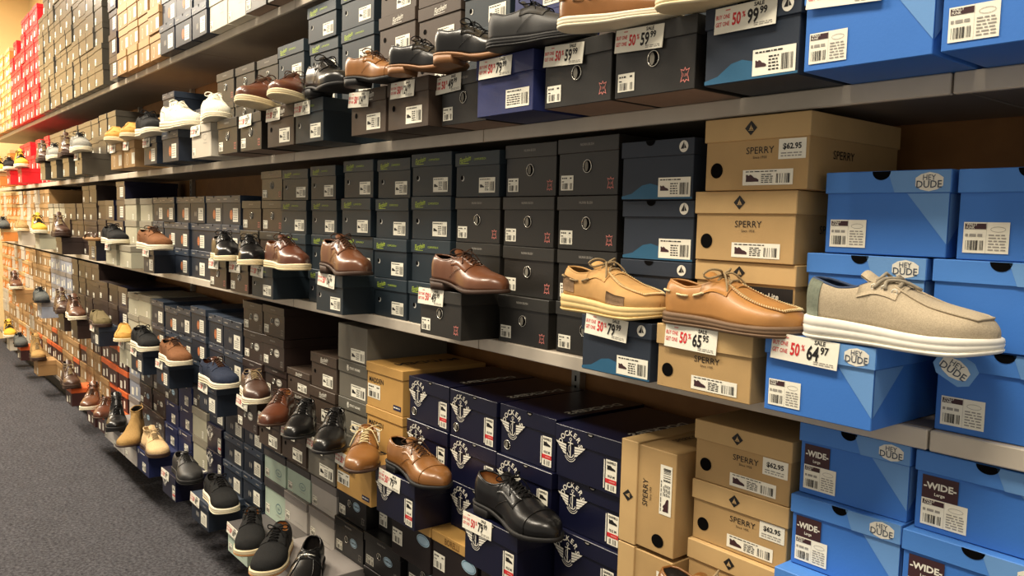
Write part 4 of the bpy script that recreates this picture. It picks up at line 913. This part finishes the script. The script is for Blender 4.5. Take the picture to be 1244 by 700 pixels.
KINDS = {
 'dressbrown': dict(up=BROWNS['cognac'], solem=GUMD, lace=LBROWN, lining=DLIN, cap=False),
 'dresscap': dict(up=BROWNS['tan'], solem=BLK, lace=LBROWN, lining=DLIN, cap=True),
 'dressrusset': dict(up=BROWNS['russet'], solem=GUMD, lace=LBROWN, lining=INLIN, cap=False),
 'dressblack': dict(up=BROWNS['black'], solem=BLK, lace=LBLACK, lining=INLIN, cap=True),
 'dressblacktan': dict(up=BROWNS['black'], solem=TANS, heelm=TANS, lace=LBLACK, lining=DLIN, cap=False),
 'dressblackplain': dict(up=BROWNS['black'], solem=BLK, lace=LBLACK, lining=DLIN, cap=False),
 'bigblack': dict(up=BROWNS['matteblack'], solem=BLK, sole='flat', lace=LBLACK, lining=DLIN, pt=.08, Hs=1.25),
 'lacelight': dict(up=BROWNS['tan'], solem=GUMD, lace=LCREAM, lining=INLIN, cap=False, bow=1.5),
 'brownwhite': dict(up=BROWNS['russet'], sole='flat', solem=CREAMS, lace=LBROWN, lining=INLIN, cap=False),
 'brownwhite2': dict(up=BROWNS['dark'], sole='sneak', solem=OFFW, lace=LTAN, lining=cloth('blue_lining', (60, 72, 96)), cap=False),
 'blackwhite': dict(up=BROWNS['black'], sole='flat', solem=CREAMS, lace=LBLACK, lining=DLIN, cap=False),
 'blackup': dict(up=cloth('charcoal_knit', (34, 34, 34)), sole='flat', solem=CREAMS, outm=rubber('gum', (176, 128, 80)), lace=LBLACK, lining=INLIN, cap=False, style='canvas', pt=.08),
 'tanwhite': dict(up=BROWNS['tansp'], sole='sneak', solem=OFFW, lace=LBROWN, lining=DLIN, style='sport', pt=.08),
 'navywhite': dict(up=cloth('navy', (42, 49, 66)), sole='sneak', solem=OFFW, lace=LBROWN, lining=BROWNS['russet'], style='sport', pt=.08, tonguem=BROWNS['russet']),
 'blacksneak': dict(up=cloth('black_mesh', (32, 32, 32)), sole='sneak', solem=OFFW, lace=LBLACK, lining=DLIN, style='sport', pt=.08),
 'whitesneak': dict(up=WHT, sole='sneak', solem=OFFW, lace=WHT, lining=WHT, style='sport', pt=.08, Hs=1.3),
 'boat': dict(up=BROWNS['honey'], sole='flat', solem=rubber('boat_brown', (112, 88, 66)), lace=LTAN, lining=BROWNS['honey'], style='boat', stitch=LCREAM, side=LCREAM, pt=.085, tonguem=BROWNS['honey'], seamm=BROWNS['honey'], collarm=BROWNS['honey']),
 'boat2': dict(up=mat('nubuck_tan', (186, 144, 90), .7, .2, noise=.12, nscale=30), sole='sneak', solem=rubber('boat_cream', (214, 186, 128)), lace=LTAN, lining=BROWNS['suede'], style='boat', stitch=LCREAM, side=LTAN, pt=.085, mesh=cloth('brown_mesh', (124, 100, 76))),
 'boat3': dict(up=BROWNS['tan'], sole='flat', solem=OFFW, lace=LTAN, lining=cloth('grey_lining', (120, 112, 104)), style='boat', stitch=LCREAM, side=LCREAM, pt=.085, collarm=BROWNS['tan']),
 'heydude': dict(up=mat('oat_canvas', (178, 163, 138), .95, .1, noise=.16, nscale=520, bump=.5, bscale=1400), sole='heyd', solem=rubber('chalk', (226, 222, 210)), lace=cloth('stone_lace', (150, 140, 122)), lining=cloth('denim_lining', (66, 78, 102)), collarm=cloth('denim_lining', (66, 78, 102)), style='heydude', heelpatch=cloth('sage_counter', (112, 118, 104)), pt=.085, tonguem=mat('oat_canvas', (176, 160, 134))),
 'olivemoc': dict(up=BROWNS['olive'], sole='flat', solem=GUMD, lining=DLIN, style='moc', pt=.08),
 'tanclog': dict(up=mat('wheat_nubuck', (190, 144, 72), .75, .2, noise=.1, nscale=20), sole='flat', solem=CREAMS, lining=CREAMS, style='moc', pt=.07),
 'suedelow': dict(up=cloth('moss_suede', (150, 124, 80)), sole='flat', solem=CREAMS, lining=DLIN, style='moc', pt=.08),
 'bit': dict(up=BROWNS['black'], solem=BLK, lining=DLIN, style='bit', pt=.085),
 'sandoxford': dict(up=BROWNS['sand'], sole='flat', solem=GUMD, lace=LTAN, lining=BROWNS['sand'], cap=False, boot=.03, style='boot', pt=.08),
 'chelsea': dict(up=BROWNS['suede'], solem=GUMD, lining=DLIN, style='chelsea', boot=.085, pt=.11),
 'bootbrown': dict(up=BROWNS['cognac'], sole='sneak', solem=OFFW, lace=LBROWN, lining=DLIN, style='boot', boot=.05, pt=.08),
 'bootdark': dict(up=BROWNS['dark'], sole='lug', solem=GUMD, lace=LTAN, lining=DLIN, style='boot', boot=.06, pt=.08),
 'bootdarkw': dict(up=leather('chestnut', (92, 58, 40), .4, .1), sole='sneak', solem=OFFW, lace=LBROWN, lining=DLIN, style='boot', boot=.05, pt=.08),
 'boottan': dict(up=BROWNS['suede'], sole='lug', solem=GUMD, lace=LTAN, lining=DLIN, style='boot', boot=.10, pt=.08),
 'bootblack': dict(up=BROWNS['black'], sole='lug', solem=BLK, lace=LBLACK, lining=DLIN, style='boot', boot=.09, pt=.09),
 'bootyellow': dict(up=mat('wheat_yellow', (206, 160, 50), .75, noise=.1, nscale=20), sole='sneak', solem=OFFW, lace=LBLACK, lining=DLIN, style='boot', boot=.05, pt=.08, facing=BROWNS['black']),
 'greylow': dict(up=cloth('slate_grey', (84, 86, 84)), sole='flat', solem=BLK, lace=LBLACK, lining=DLIN, style='sport', pt=.08),
 'sportgrey': dict(up=cloth('silver_mesh', (140, 138, 130)), sole='sneak', solem=OFFW, lace=LBLACK, lining=DLIN, style='sport', pt=.08),
 'oxblackmatte': dict(up=BROWNS['matteblack'], sole='flat', solem=BLK, lace=LBLACK, lining=DLIN, cap=False, pt=.085),
}
SP = {}
def shoe_proto(kind):
    if kind not in SP:
        if kind == 'sandal': parts = sandal()
        else: parts = Shoe(**KINDS[kind]).build()
        out = []
        for n, q in parts:
            me = q.mesh(n)
            o = bpy.data.objects.new(n, me)
            if n == 'upper':
                sd = o.modifiers.new('thickness', 'SOLIDIFY'); sd.thickness = .0028; sd.offset = -1; sd.material_offset = 1; sd.material_offset_rim = 0
            out.append(o)
        SP[kind] = out
    return SP[kind]
SHOES = []
def ground_x(px, z, y):                      # world x on the line (y, z) seen in photo column px
    lo, hi = -14., .6
    for _ in range(50):
        m = (lo + hi) / 2; c = RC.T @ (np.array([m, y, z]) - CAM)
        if c[0] / c[2] * FPX + CX < px: lo = m
        else: hi = m
    return lo
ZS = dict(tanderby=1.2, brownwhite=1.14, blackwhite2=1.14, blackwhite1=1.16, tanox=1.08, blackup=1.12, dress1=1.1, tanwhiteup=1.1, dockblack=1.04, blk1=1.12, blk2=1.08, brn1=1.08, sneak2=1.08, blacksneak=1.05, tansneak=1.05, blackup2=1.1, sport=1.15)
def place_shoe(kind, x, y, z, yaw, label, L=.30, tilt=0., group=None, cat='shoe', zs=1.):
    protos = shoe_proto(kind); r = empty('display_shoe', (0, 0, 0), math.radians(yaw))
    r.rotation_euler = (0, math.radians(tilt), math.radians(yaw)); r.rotation_mode = 'XYZ'
    k = L / .30; r.scale = (k, k, k * zs)
    c = Matrix.Rotation(math.radians(yaw), 3, 'Z') @ Vector((.15 * k, 0, 0)); r.location = (x - c.x, y - c.y, z + .001)
    have = {}
    for p in protos:
        n = p.name.split('.')[0]; o = p.copy(); COL.objects.link(o); attach(o, n, have, r); have.setdefault(n, o)
    tag(r, label, cat, group); return r
def price_card(key, price, desc, dx=.0, w=.124, h=.045, tilt=0.):
    r_, xc, bw, z, bh, p, kind = PULLED[key]
    a, b = price.split('.')
    r = empty('price_card', (xc - bw / 2 + w / 2 + .006 + dx, -p - .0035, z + bh - h - (.004 if z > 1.8 else -.001))); r.rotation_euler = (math.radians(-3), math.radians(tilt), 0)
    q = MB(); q.box(-w / 2, w / 2, -.0006, .0006, 0, h, PAPER); q.build('card', r)
    q = MB(); y = -.0012; x0 = -w / 2
    q.text('BUY ONE', x0 + .003, h * .64, .0105, y, REDINK, 'L', sx=.66, bold=.012); q.text('GET ONE', x0 + .003, h * .36, .0105, y, REDINK, 'L', sx=.66, bold=.012)
    q.text('50', x0 + .046, h * .49, .029, y, REDINK, sx=.62, bold=.03); q.text('%', x0 + .0605, h * .60, .014, y, REDINK, sx=.7, bold=.02)
    q.rect(x0 + .022, x0 + .032, h * .85, h * .9, y, ROSE); q.build('offer_print', r)
    q = MB(); q.text('SALE', x0 + .090, h * .88, .0095, y, INK, bold=.025)
    z_ = .68 if len(a) < 3 else .5
    wd = q.text(a, x0 + .068, h * .47, .033, y, INK, 'L', sx=z_, bold=.03); q.text(b, x0 + .070 + wd, h * .62, .017, y, INK, 'L', sx=.85, bold=.03)
    lines(q, x0 + .082, x0 + w - .006, h * .06, h * .2, y, 2, GREYINK, 3); q.build('price_print', r)
    tag(r, 'white sale card reading %s under the %s' % (price, desc), 'price card', 'white sale cards on the pulled-out boxes')
# key, shoe kind, photo column of the sole centre, y, yaw, length, description, price, card shift
DISP = [
 ('beige', 'heydude', 1088, -0.068, 1, 0.298, 'beige canvas slip-on shoe', '64.97', .012),
 ('boat', 'boat', 888, -0.072, 1, 0.295, 'honey leather boat shoe', '65.95', .02),
 ('boat2', 'boat2', 743, -0.07, -2, 0.29, 'tan boat shoe with mesh panels', '79.99', .01),
 ('ox', 'dressbrown', 570, -0.075, 2, 0.3, 'brown plain-toe derby beside tan boat shoe', '49.99', -.004),
 ('tanderby', 'dressbrown', 419, -0.085, -3, 0.3, 'brown derby with shiny toe', '104.99', .02),
 ('brownwhite', 'brownwhite', 348, -0.09, 0, 0.3, 'russet derby with cream sole', '79.99', .0),
 ('blackwhite2', 'blackwhite', 303, -0.115, -14, 0.28, 'black cream-soled shoe beside russet derby', '69.99', .0),
 ('blackwhite1', 'blackwhite', 273, -0.105, -8, 0.29, 'black cream-soled shoe left of its twin', '69.99', .0),
 ('tanwhite', 'tanwhite', 187, -.12, 8, .30, 'tan sneaker on the middle shelf', '89.99', .0),
 ('greyflat', None, 0, 0, 0, 0, 'at the top edge', '59.97', .0),
 ('suede', 'suedelow', 890, -0.15, 20, 0.27, 'moss suede low shoe', '99.99', .02),
 ('tanboot', 'boat3', 752, -0.17, 24, 0.25, 'tan leather shoe at top edge', '59.99', .0),
 ('bigblack', 'bigblack', 656, -0.155, 18, 0.265, 'chunky matte black shoe on violet box', '79.99', .01),
 ('none1', None, 0, 0, 0, 0, 'beside the violet blue box', '59.99', .0),
 ('dress1', 'dressblacktan', 581, -0.155, 20, 0.25, 'polished black derby with tan sole edge', '49.99', -.03),
 ('dress2', 'dressblacktan', 520, -0.155, 20, 0.25, 'polished black derby seen from the side', '124.99', .02),
 ('tanox', 'dresscap', 459, -0.165, 14, 0.25, 'cognac derby on the upper shelf', '124.99', -.01),
 ('blackup', 'dressblackplain', 399, -.15, -6, .30, 'black lace-up shoe on slate box', '104.99', .0),
 ('tanwhiteup2', 'brownwhite', 352, -0.165, -38, 0.29, 'russet leather shoe with cream sole', '59.99', .0),
 ('tanwhiteup', 'brownwhite', 316, -0.175, -44, 0.3, 'dark tan shoe pointing outward', '59.99', .0),
 ('whitesneak2', 'whitesneak', 260, -0.125, -10, 0.3, 'white sneaker on off-white box', '64.99', .0),
 ('whitesneak1', 'whitesneak', 220, -0.13, 10, 0.31, 'white sneaker on navy box', None, .0),
 ('blacksneak', 'blacksneak', 182, -.16, 0, .30, 'black sneaker with thick white sole', '79.99', .0),
 ('tanclog1', 'tanclog', 159, -0.16, -14, 0.29, 'wheat clog on tan box', '99.99', .0),
 ('tanclog2', 'tanclog', 140, -.16, -14, .30, 'wheat clog left of its twin', '99.99', .0),
 ('sport', 'sportgrey', 97, -0.14, 0, 0.3, 'silver grey sport shoe', '59.99', .0),
 ('dockblack', 'dressblack', 628, -0.066, 0, 0.315, 'black cap-toe derby on anchor box', '79.99', -.004),
 ('tancap', 'dresscap', 508, -0.068, 0, 0.3, 'tan cap-toe derby on anchor box', '79.99', .02),
 ('lacelight', 'lacelight', 441, -0.108, -34, 0.285, 'tan derby with cream laces', '69.99', -.004),
 ('blk1', 'dressblackplain', 402, -0.108, -34, 0.285, 'black derby left of the cream-laced shoe', '89.99', .0),
 ('blk2', 'dressblackplain', 366, -0.107, -34, 0.28, 'black derby beside the russet derby', '89.99', .0),
 ('brn1', 'dressrusset', 337, -0.108, -38, 0.28, 'russet derby pointing out above umber box', '79.99', .0),
 ('brownlace', 'brownwhite2', 308, -0.085, -12, 0.29, 'brown lace-up with off-white sole', '59.99', .0),
 ('navywhite', 'navywhite', 265, -0.076, 4, 0.3, 'navy sneaker with white sole', '69.99', .0),
 ('tansneak', 'tanwhite', 212, -0.075, 2, 0.3, 'tan sneaker in the lower bay', '69.99', .0),
 ('sneak2', 'blacksneak', 176, -0.078, 3, 0.3, 'black white-soled sneaker, lower bay', '69.99', .0),
 ('mule', 'tanclog', 150, -0.09, -14, 0.28, 'wheat clog in the lower bay', '59.99', .0),
 ('olivemoc', 'olivemoc', 121, -0.078, 0, 0.3, 'olive moccasin in the lower bay', '59.99', .0),
 ('sneak3', 'blacksneak', 139, -0.11, 4, 0.3, 'black sneaker on putty grey box', '59.99', .0),
 ('sandal', 'sandal', 112, -0.12, 0, 0.28, 'brown thong sandal on midnight box', None, .0),
 ('blackox', 'oxblackmatte', 226, -0.1, -4, 0.31, 'matte black derby low above the carpet', '79.99', .0),
 ('darkwhite', 'blacksneak', 267, -0.105, -4, 0.31, 'charcoal sneaker low above the carpet', '69.99', .0),
 ('blackup2', 'blackup', 304, -0.155, -24, 0.3, 'charcoal canvas lace-up with gum outsole', '69.99', .0),
 ('sand', 'sandoxford', 187, -0.105, 0, 0.3, 'sand suede ankle shoe', None, .0),
 ('chelsea', 'chelsea', 160, -.15, -30, .31, 'tan suede pull-on boot', None, .0),
 ('blackboot', 'bootblack', 141, -.14, -12, .31, 'black lace-up boot low down', None, .0),
 ('brnlow', 'dressrusset', 126, -0.13, -20, 0.29, 'brown low shoe beside black boot', None, .0),
 ('tanboot2', 'bootbrown', 111, -0.14, -20, 0.3, 'brown white-soled ankle boot low down', None, .0),
]
for key, kind, px, y, yaw, L, desc, price, dx in DISP:
    bx, xc, bw, z, h, p, bk = PULLED[key]; zt = z + h
    if kind:
        x = ground_x(px, zt, y)
        place_shoe(kind, x, y, zt, yaw, desc, L, zs=ZS.get(key, 1.))
        bx['label'] = '%s pulled forward under the %s' % (DESC[bk][0], desc)
    else: bx['label'] = '%s pulled forward, %s' % (DESC[bk][0], desc)
    if len(bx['label'].split()) > 16: bx['label'] = '%s under the %s' % (DESC[bk][1] + ' shoe box', desc)
    if price: price_card(key, price, desc, dx, tilt=random.uniform(-2, 4))
for k_, v in PULLED.items():
    if not v[0]['label']: v[0]['label'] = '%s pulled forward %s' % (DESC[v[6]][0], SHNAME['C' if v[3] > 1.8 else 'B' if v[3] > 1.2 else 'A'])
# shoes without an own pulled box in the list above
EXTRA = [
 ('blackup', 332, .32, -.20, -36, .31, 'charcoal lace-up between canvas shoe and loafer'),
 ('bit', 371, .32, -.20, -36, .31, 'black loafer with metal bit at the bottom edge'),
 ('boat3', 868, None, -.10, -8, .30, 'tan boat shoe at the bottom edge'),
]
FARSH = [  # far left, on boxes pulled out a little
 ('A', .84, [('bootdarkw', -6.45, 'chestnut boot'), ('bootdark', -6.95, 'brown laced boot'), ('greylow', -7.7, 'slate low shoe'), ('bootdarkw', -9.1, 'chestnut ankle boot')]),
 ('B', 1.418, [('bootdark', -6.85, 'dark brown boot'), ('bootyellow', -7.75, 'yellow and black boot'), ('suedelow', -8.75, 'moss low shoe'), ('greylow', -9.9, 'slate grey shoe')]),
 ('C', 1.987, [('bootdark', -6.55, 'dark brown ankle boot'), ('sportgrey', -7.05, 'silver mesh shoe'), ('bootdark', -7.55, 'brown work boot'), ('bootyellow', -8.55, 'yellow laced boot'), ('blacksneak', -9.3, 'black white-soled sneaker'), ('bootyellow', -10.1, 'yellow ankle boot')]),
 ('A', .32, [('bootdark', -6.75, 'dark boot low down'), ('boottan', -7.9, 'tan tall boot low down'), ('greylow', -9.0, 'grey low shoe'), ('bootyellow', -9.7, 'yellow low boot')]),
]
pc = 0
for sh, zt, lst in FARSH:
    for kind, x, d in lst:
        h = .13
        # the box that carries this shoe stands proud of the stack: pull the stack's own box
        best = None
        for s_, xc, cells in STACKS:
            if s_ != sh: continue
            for c in cells:
                zz = c[0]['z'] + c[0]['h']
                dd = abs(c[0]['x'] - x) + abs(zz - zt) * 3
                if best is None or dd < best[0]: best = (dd, c[0], zz)
        b = best[1]; b['y'] = -.14; b['yaw'] = 0; b['keep'] = True
        where = {'A': 'in the lower bay', 'B': 'on the middle shelf', 'C': 'on the upper shelf'}[sh]
        b['label'] = 'shoe box pulled forward under the %s %s' % (d, where)
        place_shoe(kind, b['x'], -.13, best[2], 0, '%s near the far left, %s' % (d, where), .30, zs=1.1)
for kind, px, zt, y, yaw, L, desc in EXTRA:
    if zt is None:
        bx, xc, bw, z, h, p, bk = PULLED['none2']; zt = z + h; x = ground_x(px, zt, y); bx['label'] = 'kraft diamond shoe box under the tan boat shoe at bottom edge'
    else:
        best = None
        x = ground_x(px, zt, y)
        for s_, xc, cells in STACKS:
            if s_ != 'A': continue
            for c in cells:
                if c[3] < .21:
                    dd = abs(c[0]['x'] - x)
                    if best is None or dd < best[0]: best = (dd, c)
        b = best[1][0]; b['y'] = -.155; b['yaw'] = 0; b['keep'] = True; zt = b['z'] + b['h']
        b['label'] = 'shoe box pulled forward under the %s' % desc
    place_shoe(kind, x, y, zt, yaw, desc, L)

r = empty('hang_tag', (-.517, -.075, ZM + .118)); r.rotation_euler = (math.radians(-8), math.radians(28), 0)
q = MB(); q.add([(a, b, c) for b in (-.0006, .0006) for a, c in ((-.03, .012), (-.03, -.012), (-.018, -.022), (.018, -.022), (.03, -.012), (.03, .012), (.018, .020), (-.018, .020))], [tuple(range(8)), tuple(range(15, 7, -1))] + [(i, i + 8, (i + 1) % 8 + 8, (i + 1) % 8) for i in range(8)], C_['hdp']); q.build('card', r)
q = MB(); hexbadge(q, 0, -.002, .044, -.0012, 0); q.build('printed_logo', r)
q = MB(); q.tube([(.0, .0, .018), (.004, .004, .03), (-.002, .01, .042)], .0006, BLK, 5); q.build('string', r)
tag(r, 'blue hexagonal hang tag dangling below the beige canvas slip-on shoe', 'tag')
finalise()
